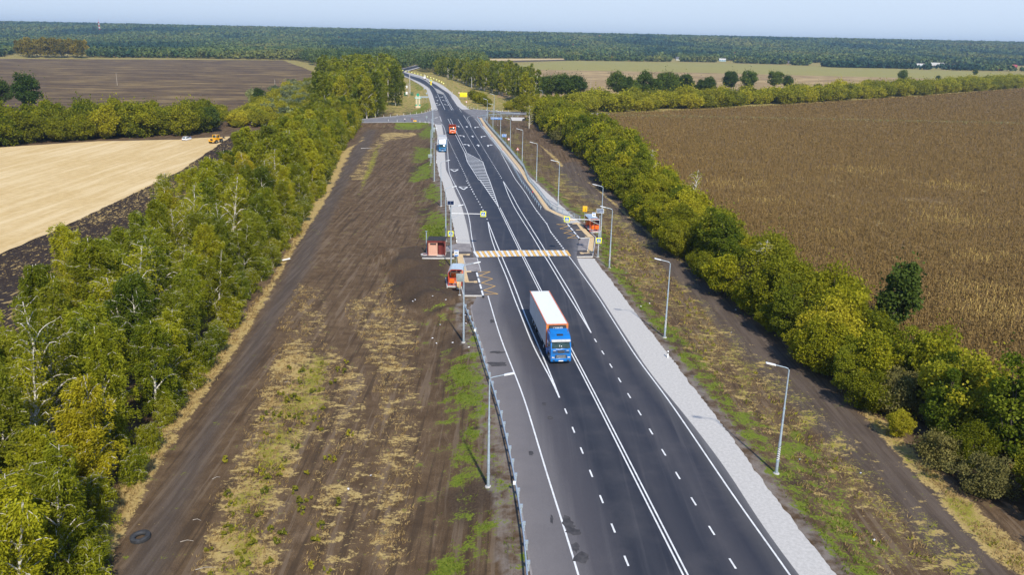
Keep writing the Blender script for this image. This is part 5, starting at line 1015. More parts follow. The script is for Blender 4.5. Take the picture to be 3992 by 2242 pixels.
# ------------------------------------------------------------------ people (skinned bodies)
def person(label,loc,rz,pose,top,legs):
    J=dict(pel=(0,0,.95),wa=(0,0,1.12),ch=(0,.02,1.36),nk=(0,.0,1.52),hd=(0,-.02,1.62),ht=(0,-.02,1.76),ls=(-.19,0,1.42),le=(-.26,.02,1.14),lw=(-.26,-.10,.9),lh=(-.26,-.16,.80),rs=(.19,0,1.42),re=(.26,.02,1.14),rw=(.26,-.10,.9),rh=(.26,-.16,.80),lk=(-.11,-.02,.5),la=(-.12,.02,.08),lt=(-.12,-.16,.04),rk=(.11,-.02,.5),ra=(.12,.02,.08),rt=(.12,-.16,.04),lp=(-.09,0,.9),rp=(.09,0,.9))
    J.update(pose); Rr=dict(pel=.15,wa=.14,ch=.16,nk=.06,hd=.10,ht=.085,ls=.07,le=.05,lw=.036,lh=.04,rs=.07,re=.05,rw=.036,rh=.04,lk=.062,la=.045,lt=.04,rk=.062,ra=.045,rt=.04,lp=.09,rp=.09)
    names=list(J); E=[('pel','wa'),('wa','ch'),('ch','nk'),('nk','hd'),('hd','ht'),('ch','ls'),('ls','le'),('le','lw'),('lw','lh'),('ch','rs'),('rs','re'),('re','rw'),('rw','rh'),('pel','lp'),('lp','lk'),('lk','la'),('la','lt'),('pel','rp'),('rp','rk'),('rk','ra'),('ra','rt')]
    me=bpy.data.meshes.new('person'); me.from_pydata([J[n] for n in names],[(names.index(a),names.index(b)) for a,b in E],[])
    o=bpy.data.objects.new('person',me); C.objects.link(o); o.modifiers.new('s','SKIN')
    for i,n in enumerate(names): me.skin_vertices[0].data[i].radius=(Rr[n],Rr[n])
    me.skin_vertices[0].data[0].use_root=True; o.modifiers.new('u','SUBSURF').levels=1
    dg=bpy.context.evaluated_depsgraph_get(); nm=bpy.data.meshes.new_from_object(o.evaluated_get(dg)); bpy.data.objects.remove(o)
    for mm in (top,legs,M_['skin']): nm.materials.append(mm)
    hd=Vector(J['hd'])
    for f in nm.polygons:
        c=f.center; f.material_index=2 if (c-hd).length<.16 or (c-Vector(J['lh'])).length<.09 or (c-Vector(J['rh'])).length<.09 else (1 if c.z<J['pel'][2]+.02 else 0)
    nm.shade_smooth(); o=link('person',nm); o.location=loc; o.rotation_euler=(0,0,rz); tag(o,label,'person')
    h=MB(); h.tube([hd+Vector((0,.03,.04)),hd+Vector((0,.02,.12)),hd+Vector((0,.01,.18))],[.115,.105,.05],10); h.build('hair',M_['dark'],o); return o
cl=lambda n,c: paint(n,c,.85)
x,y,z=place(k6(785,580)); person('person in blue bending down at the front of the white estate car',(x,y,z+.05),R_(70),dict(wa=(0,-.12,1.08),ch=(0,-.38,1.18),nk=(0,-.52,1.2),hd=(0,-.62,1.18),ht=(0,-.74,1.16),ls=(-.19,-.4,1.16),rs=(.19,-.4,1.16),le=(-.22,-.48,.9),re=(.22,-.48,.9),lw=(-.2,-.56,.68),rw=(.2,-.56,.68),lh=(-.2,-.58,.58),rh=(.2,-.58,.58)),M_['cloth'],M_['cloth'])
x,y=G(*k3(808,358)); person('person in a pale top and black trousers at the edge of the left side road',(x,y,.03),R_(20),{},cl('pale_shirt',(.6,.55,.55)),cl('black_trousers',(.02,.02,.02)))
x,y=G(*k3(1095,352)); person('person in a rust red jacket at the edge of the left side road',(x,y,.03),R_(160),{},cl('rust_jacket',(.38,.10,.06)),cl('rust_trousers',(.22,.09,.06)))
x,y=G(*k3(1150,355)); person('person in a dark red jacket and light trousers beside the yellow bundle',(x,y,.03),R_(100),{},cl('dark_red_jacket',(.25,.05,.04)),cl('light_trousers',(.5,.42,.36)))
x,y=G(*k3(1212,348)); t=thing('bundle','low rounded yellow bundle on the edge of the left side road','bundle',(x,y,.02)); m=MB(); m.box((0,0,.3),(1.6,.9,.6),None,.2); m.build('sack',M_['amber'],t); m=MB(); m.box((0,0,.3),(.08,.94,.62),None,.03); m.build('strap',M_['dark'],t)
# ------------------------------------------------------------------ far houses and mast
def house(px,w,d,h,wall,roof,label,rz=0,group=None):
    x,y=G(*px,-.5); t=thing('house',label,'house',(x,y,float(hz(x,y,False))-.1),rz); w*=.72; d*=.8; h*=.85
    m=MB(); m.box((0,0,h/2),(w,d,h)); m.side([(-d/2,h),(d/2,h),(0,h+d*.42)],-w/2+.05,w/2-.05); m.build('wall',wall,t)
    m=MB(); e=.5; k=d*.42/(d/2)
    for s in (-1,1):
        vs=[]
        for xx in (-w/2-e,w/2+e): vs+=[(xx,s*(d/2+e),h-e*k+.05),(xx,0,h+d*.42+.05),(xx,0,h+d*.42+.25),(xx,s*(d/2+e),h-e*k+.25)]
        m.add(vs,[(0,1,2,3),(4,7,6,5),(0,4,5,1),(1,5,6,2),(2,6,7,3),(3,7,4,0)])
    rf=m.build('roof',roof,t); m=MB(); m.box((w*.2,0,h+d*.42+.3),(.7,.7,1.4)); m.build('chimney',M_['maroon'],rf)
    n=max(2,int(w/4))
    for i in range(n): m=MB(); m.box((-w/2+w*(i+.5)/n,-d/2-.02,h*.55),(1.1,.08,1.3)); m.build('window',M_['dark'],t)
    return t
hw=paint('limewashed_wall',(.50,.48,.45),.8); G1=paint('slate_roof',(.10,.10,.11),.8); R1=paint('red_roof',(.33,.05,.06),.7); GR=paint('green_roof',(.05,.32,.17),.6); BR=paint('brown_roof',(.16,.10,.08),.8); LB=paint('pale_blue_wall',(.30,.47,.6),.7)
h2=lambda x,y:(3100+x/2.888,200+y/2.888)
house(kH(405,216),26,10,5,hw,G1,'long white house with dark roof beside the dark wood at the meadow edge')
house(kH(672,222),20,8,4,LB,hw,'small pale house with white roof right of the white house across the meadow'); house(kH(842,234),16,7,3.5,hw,G1,'small white shed between shrubs at the meadow edge')
house(kH(1092,240),14,8,4,BR,G1,'small brown house behind the lone shrub in the meadow'); house(h2(430,148),26,9,4.5,hw,BR,'low brown roofed house left of the dark tree clump')
house(h2(1400,172),24,9,4.5,LB,hw,'pale blue house just right of the dark tree clump'); house(h2(1592,178),36,16,5,BR,paint('pale_roof',(.42,.40,.36),.7),'big barn with a pale roof in the far village'); house(h2(1675,187),16,9,4,hw,G1,'small house with dark gable right of the big pale barn')
house(h2(1795,186),30,10,5,hw,R1,'white house with dark red roof at the right of the far village'); house(h2(1738,98),20,10,6,hw,GR,'house with a bright green roof among the far trees'); house(h2(1866,90),14,8,5,hw,R1,'house with a red gable among the far trees')
house(h2(2450,186),20,9,5,R1,R1,'red walled house at the right end of the far village'); house(kL(2428,418),20,9,5,hw,hw,'small white building in the woods left of the birch belt'); house(kL(2522,417),10,8,4,LB,G1,'tiny pale blue building in the woods left of the birch belt')
def tower():
    x,y=3400*(437-CX)/3230.*1.0,3400.; z=float(hz(x,y,False)); t=thing('lattice_mast','red and white lattice radio mast rising over the far forest on the left','radio mast',(x,y,z)); H=44; n=7
    for i in range(n):
        a,b=i*H/n,(i+1)*H/n; ra,rb=2.6*(1-a/H*.8),2.6*(1-b/H*.8); m=MB()
        cs=[(1,1),(-1,1),(-1,-1),(1,-1)]
        for k in range(4):
            c,d=cs[k],cs[(k+1)%4]; m.bar((c[0]*ra,c[1]*ra,a),(c[0]*rb,c[1]*rb,b),.5); m.bar((c[0]*ra,c[1]*ra,a),(d[0]*rb,d[1]*rb,b),.3); m.bar((d[0]*ra,d[1]*ra,a),(c[0]*rb,c[1]*rb,b),.3)
        m.build('lattice_section',M_['signred'] if i%2==0 else M_['white'],t)
    m=MB(); m.tube([(0,0,H),(0,0,H+9)],.4,6); m.build('antenna',M_['signred'],t)
tower()
# ------------------------------------------------------------------ vegetation
BARK=NT('birch_bark'); _bn=BARK.noise(BARK.scale(BARK.obj(),(1,1,.35)),2.6,4,.7); BARK=BARK.bsdf(BARK.mix(BARK.rng(_bn,.54,.64),(.62,.57,.50),(.10,.085,.07)),.8)
BROWNB=paint('brown_bark',(.13,.10,.075),.9,0,.3,5)
L_BIRCH=leafmat('birch_leaves',(.115,.158,.009),(.355,.365,.020),(.56,.44,.025),.47)
L_GOLD=leafmat('golden_birch_leaves',(.150,.170,.010),(.42,.385,.020),(.58,.43,.03),.47); L_DEEP=leafmat('deep_green_birch_leaves',(.085,.135,.010),(.26,.29,.022),(.42,.35,.03),.45)
L_GREY=leafmat('dull_grey_leaves',(.12,.115,.035),(.24,.215,.075),(.28,.22,.07),.3)
L_BUSH=leafmat('broad_leaves',(.080,.125,.008),(.33,.32,.016),(.42,.34,.025),.45)
L_OAK=leafmat('oak_leaves',(.042,.078,.014),(.105,.155,.026),(.15,.17,.03),.3)
L_HEDGE=leafmat('yellowing_leaves',(.19,.21,.014),(.38,.35,.026),(.46,.38,.035),.4)
L_WILLOW=leafmat('silver_leaves',(.15,.18,.09),(.25,.27,.14),(.17,.19,.04),.3)
L_ORANGE=leafmat('russet_leaves',(.19,.145,.014),(.30,.22,.022),(.16,.17,.02),.3)
def quads(P,s,r,flat=0.,asp=.6,along=None):
    n=len(P); a=r.normal(0,1,(n,3)); a[:,2]*=(1-flat*.6)
    if along is not None: a=a*.38+along
    a/=np.linalg.norm(a,axis=1)[:,None]+1e-9
    b=r.normal(0,1,(n,3)); b-=a*(a*b).sum(1)[:,None]; b/=np.linalg.norm(b,axis=1)[:,None]+1e-9; s=np.asarray(s)[:,None]
    return np.stack([P-a*s,P-b*s*asp,P+a*s,P+b*s*asp],1).reshape(-1,3)
def tubes_mesh(name,L,m,k=5):
    b=MB()
    for P,R in L: b.tube(P,R,k,False)
    me=bpy.data.meshes.new(name); me.from_pydata(b.v,[],b.f); me.materials.append(m); me.shade_smooth(); return me
class Tree: pass
def birch(seed,H,W,nl,ls,mat=L_BIRCH,low=.10,nb=26,wind=.35,stems=None,thick=1.):
    r=np.random.default_rng(seed); T=[]; pts_=[]; ns=stems or int(r.choice([1,1,2,3])); k=5 if ls<.3 else 4
    for s in range(ns):
        hh=H*(1 if s==0 else r.uniform(.75,.95)); az=r.uniform(0,6.28); ln=(0.04 if ns==1 else .16)*hh; tz=np.linspace(0,1,8)
        S_=np.stack([ln*np.cos(az)*tz+np.cumsum(r.normal(0,.07,8)),ln*np.sin(az)*tz+np.cumsum(r.normal(0,.07,8)),hh*tz],1); S_[0,:2]*=.2
        r0=.017*hh*thick; T.append((S_.tolist(),[r0*(1-.9*q)+.012 for q in tz]))
        for i in range(int(nb/ns**.6)):
            t=low+(0.97-low)*((i+r.uniform(0,1))/int(nb/ns**.6)); base=np.array([np.interp(t,tz,S_[:,j]) for j in range(3)])
            env=(W/2)*math.sin(math.pi*min(1,(t*.80+.20)))**.75*r.uniform(.75,1.15); a=i*2.4+r.uniform(-.5,.5); d=np.array([math.cos(a)+wind,math.sin(a),0]); d/=np.linalg.norm(d[:2])+.3
            up=env*r.uniform(.55,1.0); q=np.linspace(0,1,6); B=base+np.outer(q,d*env)+np.outer(np.sin(q*1.9)*.95,[0,0,up*.8]); B+=r.normal(0,.05,B.shape)*q[:,None]
            rb=.0092*hh*(1.1-t)*thick; T.append((B.tolist(),[max(.012,(rb+.012)*(1-.82*x)) for x in q]))
            for j in range(7):
                u=r.uniform(.2,1); b0=np.array([np.interp(u,q,B[:,c]) for c in range(3)]); dd=r.normal(0,1,3); dd[0]+=wind; dd[2]=r.uniform(-.35,.55); dd/=np.linalg.norm(dd); l=r.uniform(.45,1.0)*W*.16
                e=b0+dd*l; e2=e+np.array([dd[0]*.2,dd[1]*.2,-l*.35]); 
                if j<2: T.append(([b0.tolist(),e.tolist(),e2.tolist()],[.016,.012,.006]))
                pts_.append((b0,e,e2))
            pts_.append((base+(B[-1]-base)*.45,B[4],B[5]))
    pts_=np.array(pts_); ii=r.integers(0,len(pts_),nl); u=r.uniform(0,1,nl)[:,None]; p=pts_[ii]
    Pt=np.where(u<.5,p[:,0]+(p[:,1]-p[:,0])*u*2,p[:,1]+(p[:,2]-p[:,1])*(u*2-1)); Pt=Pt+r.normal(0,.12*W/6,(nl,3)); Pt[:,2]-=r.exponential(.07*W,nl)*.9; Pt[:,2]=np.maximum(Pt[:,2],.05)
    tw=r.uniform(0,1,len(pts_))[ii]
    var=np.clip(.55*tw+.45*r.uniform(0,1,nl),0,1)
    t=Tree(); t.trunk=tubes_mesh('trunk',T,BARK,k); al=p[:,2]-p[:,0]; al=al/(np.linalg.norm(al,axis=1)[:,None]+1e-6); al[:,2]-=.35; t.crown=npmesh('crown',quads(Pt,ls*r.uniform(.7,1.7,nl),r,.3,.40,al),np.arange(nl*4),mat,{'var':('FACE',var)}); return t
def bushy(seed,H,W,nl,ls,mat,z0=.0,nk=46,cone=0.,bark=BROWNB,trunk_r=.10,rag=.18):
    r=np.random.default_rng(seed); c=[]
    while len(c)<nk:
        p=r.uniform(-1,1,3); d=np.linalg.norm(p)
        if .45<d<1.0 and p[2]>-.95:
            zz=(p[2]+1)/2; w=(1-cone*zz)*(.78+.22*math.sin(math.pi*zz)); c.append((p[0]*W/2*w,p[1]*W/2*w,z0+(H-z0)*(.06+.90*zz)))
    c=np.array(c)*(1+r.normal(0,rag*.4,(nk,1))*np.array([[1,1,.5]])); c[:,2]=np.clip(c[:,2],z0+.1,H); cr=r.uniform(.10,.20,nk)*W*1.05
    ii=r.integers(0,nk,nl); d=r.normal(0,1,(nl,3)); d/=np.linalg.norm(d,axis=1)[:,None]; rad=cr[ii]*r.uniform(.35,1.12,nl)**.6
    P=c[ii]+d*rad[:,None]*np.array([1,1,.85]); P[:,2]=np.maximum(P[:,2],.05); tv=r.uniform(0,1,nk)[ii]
    # ragged sprays poking out of the outline
    m=int(nl*.10); jj=r.integers(0,nl,m); P[jj]+=d[jj]*r.exponential(.055*W,m)[:,None]+np.array([0,0,1])*r.exponential(.05*H,m)[:,None]
    T=[([(0,0,0),(r.normal(0,.1),r.normal(0,.1),H*.4),(r.normal(0,.25),r.normal(0,.25),H*.85)],[trunk_r,trunk_r*.7,trunk_r*.2])]
    for i in range(9):
        q=c[r.integers(0,nk)]; z=r.uniform(.12,.5)*H; T.append(([(0,0,z),tuple(q*.55+np.array([0,0,z*.45])),tuple(q)],[trunk_r*.5,trunk_r*.35,trunk_r*.12]))
    t=Tree(); t.trunk=tubes_mesh('trunk',T,bark,5); t.crown=npmesh('crown',quads(P,ls*r.uniform(.6,1.3,nl),r,.0,.7),np.arange(nl*4),mat,{'var':('FACE',np.clip(.5*tv+.5*r.uniform(0,1,nl),0,1))}); return t
def plant(name,proto,x,y,sc,label,cat,group,rz=None,z=None,parts=True,lean=None,sz=None):
    z=float(hz(x,y)) if z is None else z
    if parts:
        o=thing(name,label,cat,(x,y,z-.05),random.uniform(0,6.28) if rz is None else rz,group); link('trunk',proto.trunk,o); link('crown',proto.crown,o)
    else:
        o=link(name,proto.crown,None,(x,y,z-.05)); o.rotation_euler=(0,0,random.uniform(0,6.28)); tag(o,label,cat,group)
    o.scale=(sc*random.uniform(.92,1.08),sc*random.uniform(.92,1.08),(sz or sc)*random.uniform(.92,1.08)); return o
def scatter(poly,step,seed,jit=.38):
    r=np.random.default_rng(seed); P=np.array(poly); xs=np.arange(P[:,0].min(),P[:,0].max(),step); ys=np.arange(P[:,1].min(),P[:,1].max(),step*.92); o=[]
    for j,y in enumerate(ys):
        for x in xs:
            o.append((x+(step/2 if j%2 else 0)+r.uniform(-jit,jit)*step,y+r.uniform(-jit,jit)*step))
    o=np.array(o); return o[pip(poly,o[:,0],o[:,1])]
BN=[birch(100+i,(13.2,12.2,14.2,12.6,13.6,11.6)[i],(7.2,8,6.2,7,6.6,7.8)[i],30000,.105,nb=32,thick=.95,mat=(L_BIRCH,L_DEEP,L_BIRCH,L_GOLD,L_DEEP,L_BIRCH)[i]) for i in range(6)]
BNs=[birch(140+i,13.6,6.6,13000,.10,nb=38,thick=1.25,stems=(3,2)[i]) for i in range(2)]      # thin crowned, white limbs showing
BM=[birch(200+i,13.5,7.4,9000,.20,nb=24,thick=.85,low=.06,mat=(L_BIRCH,L_DEEP,L_BIRCH,L_DEEP)[i]) for i in range(4)]; BF=[birch(300+i,17,8.4,2600,.48,nb=14,thick=.9,low=.08,mat=L_DEEP) for i in range(4)]
BT=[birch(400+i,19,8,5200,.32,nb=20,thick=1.,low=.14,mat=(L_DEEP,L_BIRCH,L_DEEP,L_DEEP)[i]) for i in range(4)]
BARE=birch(500,8.5,4.6,500,.15,nb=24,thick=1.3,stems=1,mat=L_HEDGE)
UN=[bushy(600+i,6.6,5.8,15000,.135,L_BUSH,nk=60,rag=.3) for i in range(4)]; EB=[birch(680+i,5.6,5.6,11000,.10,low=.02,nb=26,thick=.7,mat=(L_BIRCH,L_DEEP,L_BIRCH)[i],stems=2) for i in range(3)]
UX=[bushy(630,7.4,5.2,11000,.13,L_HEDGE,nk=50,rag=.35),bushy(631,5.2,6.6,11000,.13,L_GREY,nk=50,rag=.4),bushy(632,8.4,4.6,11000,.13,L_DEEP,nk=44,rag=.35,cone=.35)]
UF=[bushy(650+i,6.6,6.4,6500,.21,L_BUSH,nk=54,rag=.28) for i in range(3)]
HG=[bushy(700+i,6.0,8.6,5200,.28,L_HEDGE,nk=46,rag=.26) for i in range(4)]; OK=[bushy(750+i,15,11,8500,.36,L_OAK,z0=3.2,nk=42,trunk_r=.32) for i in range(3)]
WL=[bushy(800+i,6,8,2200,.42,L_WILLOW,nk=26) for i in range(2)]; HB=[bushy(820+i,9.5,9.5,7000,.28,L_BUSH,nk=46,rag=.3) for i in range(3)]
CONE=bushy(850,7.6,5.0,6500,.21,L_OAK,cone=.6,nk=40)
RS=[birch(870+i,17,9,1500,.75,mat=L_ORANGE,nb=12,low=.18,thick=1.4) for i in range(2)]
# --- birch belt on the left
edge=[G(*p,-1.3) for p in pts(kU,(600,1700),(620,1447),(720,1100),(880,880),(1090,560),(1290,220))+pts(kT,(1760,1050),(1930,880),(2130,540),(2330,200))+pts(kA,(0,970),(160,760))]
edge=sorted([(y,x) for x,y in edge]); ey=np.array([e[0] for e in edge]); ex=np.array([e[1] for e in edge]); rr=np.random.default_rng(42); nb_=0
for y in np.arange(36,372,6.5):
    w=22 if y<230 else 18
    for j in range(4):
        f=(j+.15+rr.uniform(-.22,.22))/4; yy=y+rr.uniform(-2.6,2.6); x=np.interp(yy,ey,ex)-2.9-f*w
        if j==3 and rr.uniform()<.15: continue
        sec=('left of the old tyre' if yy<72 else 'below the ploughed strip' if yy<190 else 'near the yellow tractor' if yy<300 else 'at the left side road')
        thin=(rr.uniform()<.27)
        far=yy>190
        pr=(BM[rr.integers(4)] if far else (BNs[rr.integers(2)] if thin and j>0 else BN[rr.integers(6)]))
        lab=('thin crowned birch with bare white limbs showing ' if (thin and j>0 and not far) else ('leafy birch along the track edge ' if j==0 else 'birch with dense leafy crown ' if j<3 else 'birch at the field side '))+sec
        sc=rr.uniform(.86,1.10)*(.84 if j==0 else 1.0); nb_+=1
        plant('birch_tree',pr,x,yy,sc,lab,'birch',lab.replace('birch','birches',1))
# understorey bushes at the foot of the belt edge
for y in np.arange(38,372,5.2):
    yy=y+rr.uniform(-1.5,1.5); x=np.interp(yy,ey,ex)-1.3+rr.uniform(-.9,.4); plant('edge_bush',EB[rr.integers(3)],x,yy,rr.uniform(.55,.85),'low leafy bush at the foot of the birch belt beside the dry grass','bush','low bushes under the edge of the birch belt')
# --- birch wood left of the far road, beyond the side road
wood=[G(*kO(*p),-.7) for p in ((958,292),(975,262),(985,225),(990,200),(985,182),(960,170),(905,165),(860,160),(800,170),(790,190),(810,215),(850,262),(905,300))]
_yy=list(range(440,1420,60)); wl=[(-67,392)]+[(float(LG(y))-13-(6 if y<700 else 0),y) for y in _yy]+[(-360,1400)]+[(-262,1120),(-202,900),(-160,700),(-128,560),(-104,450),(-92,385)]; _old=[(-67,392),(-76,470),(-86,560),(-96,650),(-112,760),(-130,880),(-150,1000),(-185,1140),(-230,1290),(-300,1400),(-360,1380),(-262,1120),(-202,900),(-160,700),(-128,560),(-104,450),(-92,385)]
WX=[]
for (x,y) in scatter(wl,11.5,5):
    near=y<520
    if y>735: WX.append((x,y)); continue
    plant('woodland_birch',BM[rr.integers(4)] if near else BF[rr.integers(4)],x,y,rr.uniform(.9,1.2)*(1.42 if near else 1.2),'dense green birch of the wood left of the far road, '+('nearest the junction' if y<520 else 'beyond the monument' if y<800 else 'where the road bends out of sight'),'birch','birches of the wood left of the far road, '+('near the junction' if y<520 else 'beyond the monument' if y<800 else 'at the bend'),parts=y<900)
# bushes between the brown field and the wood
for (x,y) in scatter([(-118,352),(-84,360),(-95,450),(-118,560),(-150,690),(-178,690),(-160,560),(-140,450)],9.5,8): 
    wi=rr.uniform()<.33; plant('willow_bush' if wi else 'scrub_bush',WL[rr.integers(2)] if wi else HG[rr.integers(4)],x,y,rr.uniform(.6,1.1),('silvery rounded willow bush' if wi else 'yellow-green scrub bush')+' between the brown field and the birch wood','bush',('silvery willow bushes' if wi else 'yellow-green scrub bushes')+' by the brown field')
# --- hedge on the left between stubble and brown field
hl=[(-205,262),(-172,283),(-150,306),(-127,321),(-121,343),(-135,362),(-160,345),(-190,320),(-235,290)]
for (x,y) in scatter(hl,8.2,3): plant('hedge_tree',HB[rr.integers(3)],x,y,rr.uniform(.95,1.3),'green bushy tree in the hedge behind the stubble field','tree','bushy trees of the left hedge')
for (x,y) in scatter([(-128,345),(-112,350),(-108,372),(-128,420),(-160,430),(-150,380)],9.,4): plant('scrub_bush',HG[rr.integers(4)],x,y,rr.uniform(.5,.8),'yellow-green bush at the end of the left hedge beside the white post','bush','yellow-green bushes at the end of the left hedge')
for px,s,l in ((kL(280,1030),1.12,'big dark green oak behind the left hedge'),(kL(15,1000),1.0,'dark green oak at the left picture edge behind the hedge'),(kL(2370,965),.62,'small dark round tree at the field end of the left hedge'),(kL(1930,1200),.62,'dark bushy tree at the end of the left hedge behind the tractor')):
    x,y,z=place(px); plant('oak_tree',OK[0],x,y,s,l,'oak',None)
x,y,z=place(kL(2290,950)); plant('poplar_tree',WL[0],x,y,.85,'pale grey-green pointed tree at the field end of the left hedge','tree',None,sz=1.5)
# --- tree belt right of the road
re=[G(*kO(*p),-.7) for p in ((1330,300),(1400,360),(1480,420),(1580,560),(1750,720),(1900,850),(2100,1020),(2300,1180),(2500,1290),(2576,1330),(2700,1440))]; re=sorted([(y,x) for x,y in re]); ry=np.array([e[0] for e in re]); rx=np.array([e[1] for e in re])
for y in np.arange(48,418,5.35):
    w=11.5 if y<200 else 13
    for j in range(4):
        yy=y+rr.uniform(-1.6,1.6); x=np.interp(yy,ry,rx)+2.9+(j+rr.uniform(-.25,.25))*w/4; far=yy>170
        sec='in the near right corner' if yy<85 else 'right of the two nearest right lamps' if yy<135 else 'right of the upper bus stop' if yy<200 else 'at the junction end of the right belt'
        mixd=rr.uniform()<.36; q=rr.integers(3)
        plant('belt_tree',UX[q] if mixd else (UF[rr.integers(3)] if far else UN[rr.integers(4)]),x,yy,rr.uniform(.55,1.25)*(.82 if j==0 else 1.08)*(1+.35*min(1,max(0,(yy-200)/60))),(('yellowing leafy tree ','dull grey-green bushy tree ','tall deep green tree ')[q] if mixd else 'round leafy green tree ')+sec+(' on the track side' if j==0 else ' on the field side' if j==3 else ' mid belt'),'tree',(('yellowing trees ','dull grey-green trees ','tall deep green trees ')[q] if mixd else 'round green trees ')+sec+(' on the track side' if j==0 else ' on the field side' if j==3 else ' mid belt'))
for px,l in ((kR(478,170),'sparse birch with white stem sticking out of the right belt above the upper shelter'),(kR(716,330),'sparse birch with white stem at the field edge right of the upper bus stop'),(kR(1085,830),'bare white stemmed birch leaning out of the right belt on the track side'),((2063,500),'slim white stemmed birch at the junction end of the right belt'),((2233,518),'nearly bare pale birch at the field corner by the right side road')):
    x,y,z=place(px); plant('sparse_birch',BARE,x,y,1.12,l,'birch',None,z=-.7)
x,y=G(*kR(1800,985),-.7); plant('dark_pointed_tree',CONE,x+1.8,y+1,1.35,'dark green pointed tree on the field side of the right belt','tree',None)
# --- yellow hedges, oaks and birch strip on the right beyond the side road
hr=[G(*kO(*p),-.7) for p in ((1452,287),(1700,276),(2000,260),(2300,241),(2576,220),(2800,206))]+[(660,1040),(570,990),(485,905),(300,725),(150,575),(35,492)]
for (x,y) in scatter(hr,11.5,6): plant('hedge_bush',HG[rr.integers(4)],x,y,rr.uniform(1.25,1.85),'yellow-green bush in the long hedge beyond the sunflower field, '+('nearest the junction' if x<120 else 'in its middle' if x<300 else 'towards the right edge'),'bush','yellow-green bushes of the long right hedge, '+('near the junction' if x<120 else 'middle' if x<300 else 'right end'),parts=y<560)
for px,s in tuple(((kW(*p)),.8) for p in ((40,330),(110,300),(160,350),(300,330),(360,345),(420,330),(60,360),(230,360))): 
    x,y,z=place(px); s*=1.25; plant('junction_bush',HG[rr.integers(4)] if rr.uniform()<.5 else HB[rr.integers(3)],x,y,s*.9,'green bush between the right side road and the oaks','bush','green bushes between the side road and the oaks')
oak=[(100,262,.7),(150,280,.95),(240,272,1.12),(320,275,1.15),(385,285,1.15),(460,262,1.0),(730,262,1.15),(790,265,.95),(835,265,.95),(930,262,1.1),(1000,262,.9),(1075,255,1.2),(1120,258,1.0),(1215,250,1.1),(1330,245,.8),(1385,250,.95)]
for i,(a,b,s) in enumerate(oak):
    x,y,z=place(kW(a,b)); plant('oak_tree',OK[i%3],x,y,s,'dark green oak in the '+('left clump behind the right side road' if a<500 else 'long row behind the yellow hedge'),'oak','dark oaks of the '+('left clump' if a<500 else 'long row'),z=-.7)
for (a,b,s,l) in ((715,420,1.15,'dark round oak standing alone, left of the pair beyond the row'),(835,415,1.1,'tall narrow dark oak in the middle beyond the oak row'),(1000,405,1.05,'broad dark oak right of the tall narrow one'),(1080,400,.8,'smaller dark oak at the right end beyond the row'),(1805,355,.85,'lone dark oak rising from the far right hedge, largest'),(2030,352,.5,'small dark tree in the far right hedge'),(2265,318,.65,'dark tree rising from the far right hedge near the picture edge')):
    x,y,z=place(kH(a,b)); plant('oak_tree',OK[rr.integers(3)],x,y,s,l,'oak',None,z=-.7)
bs=[(float(RG(y))+(30 if y<620 else 24),y) for y in range(500,1500,50)]+[(-130,1540),(-60,1400),(-45,1200),(-34,1000),(-14,860),(4,700),(14,600),(16,520),(6,482)]; _old=[(-6,478),(3,505),(2,560),(-8,600),(-26,720),(-46,860),(-70,980),(-100,1120),(-140,1290),(-190,1420),(-260,1560),(-170,1560),(-95,1400),(-60,1200),(-42,1050),(-32,1000),(-14,860),(4,700),(14,600),(14,520),(8,478)]
for (x,y) in scatter(bs,10.5,12):
    if y>960: WX.append((x,y)); continue
    plant('roadside_birch',BT[rr.integers(4)] if y<800 else BF[rr.integers(4)],x,y,rr.uniform(.85,1.1),'tall birch with white trunk right of the far road, '+('behind the yellow billboard' if y<760 else 'along the far bend'),'birch','tall birches right of the far road, '+('behind the billboard' if y<760 else 'along the bend'),parts=y<900)
for px in pts(k2,(850,860),(1000,900),(1120,1000),(1250,1070),(1330,1090),(1950,1170),(2040,1190),(770,800),(940,960)):
    x,y,z=place(px); plant('scrub_bush',HG[rr.integers(4)] if rr.uniform()<.4 else HB[rr.integers(3)],x,y,rr.uniform(.4,.7),'green scrub bush on the verge between the yellow billboard and the right side road','bush','scrub bushes beside the yellow billboard')
# --- russet grove on the left horizon
for (x,y) in scatter([G(*kO(*p),-.7) for p in ((48,143.5),(212,145),(218,140),(44,138))],14,9): plant('russet_tree',RS[rr.integers(2)],x,y,rr.uniform(1.3,1.6),'russet autumn tree in the grove beyond the brown field','tree','russet trees beyond the brown field',parts=False)
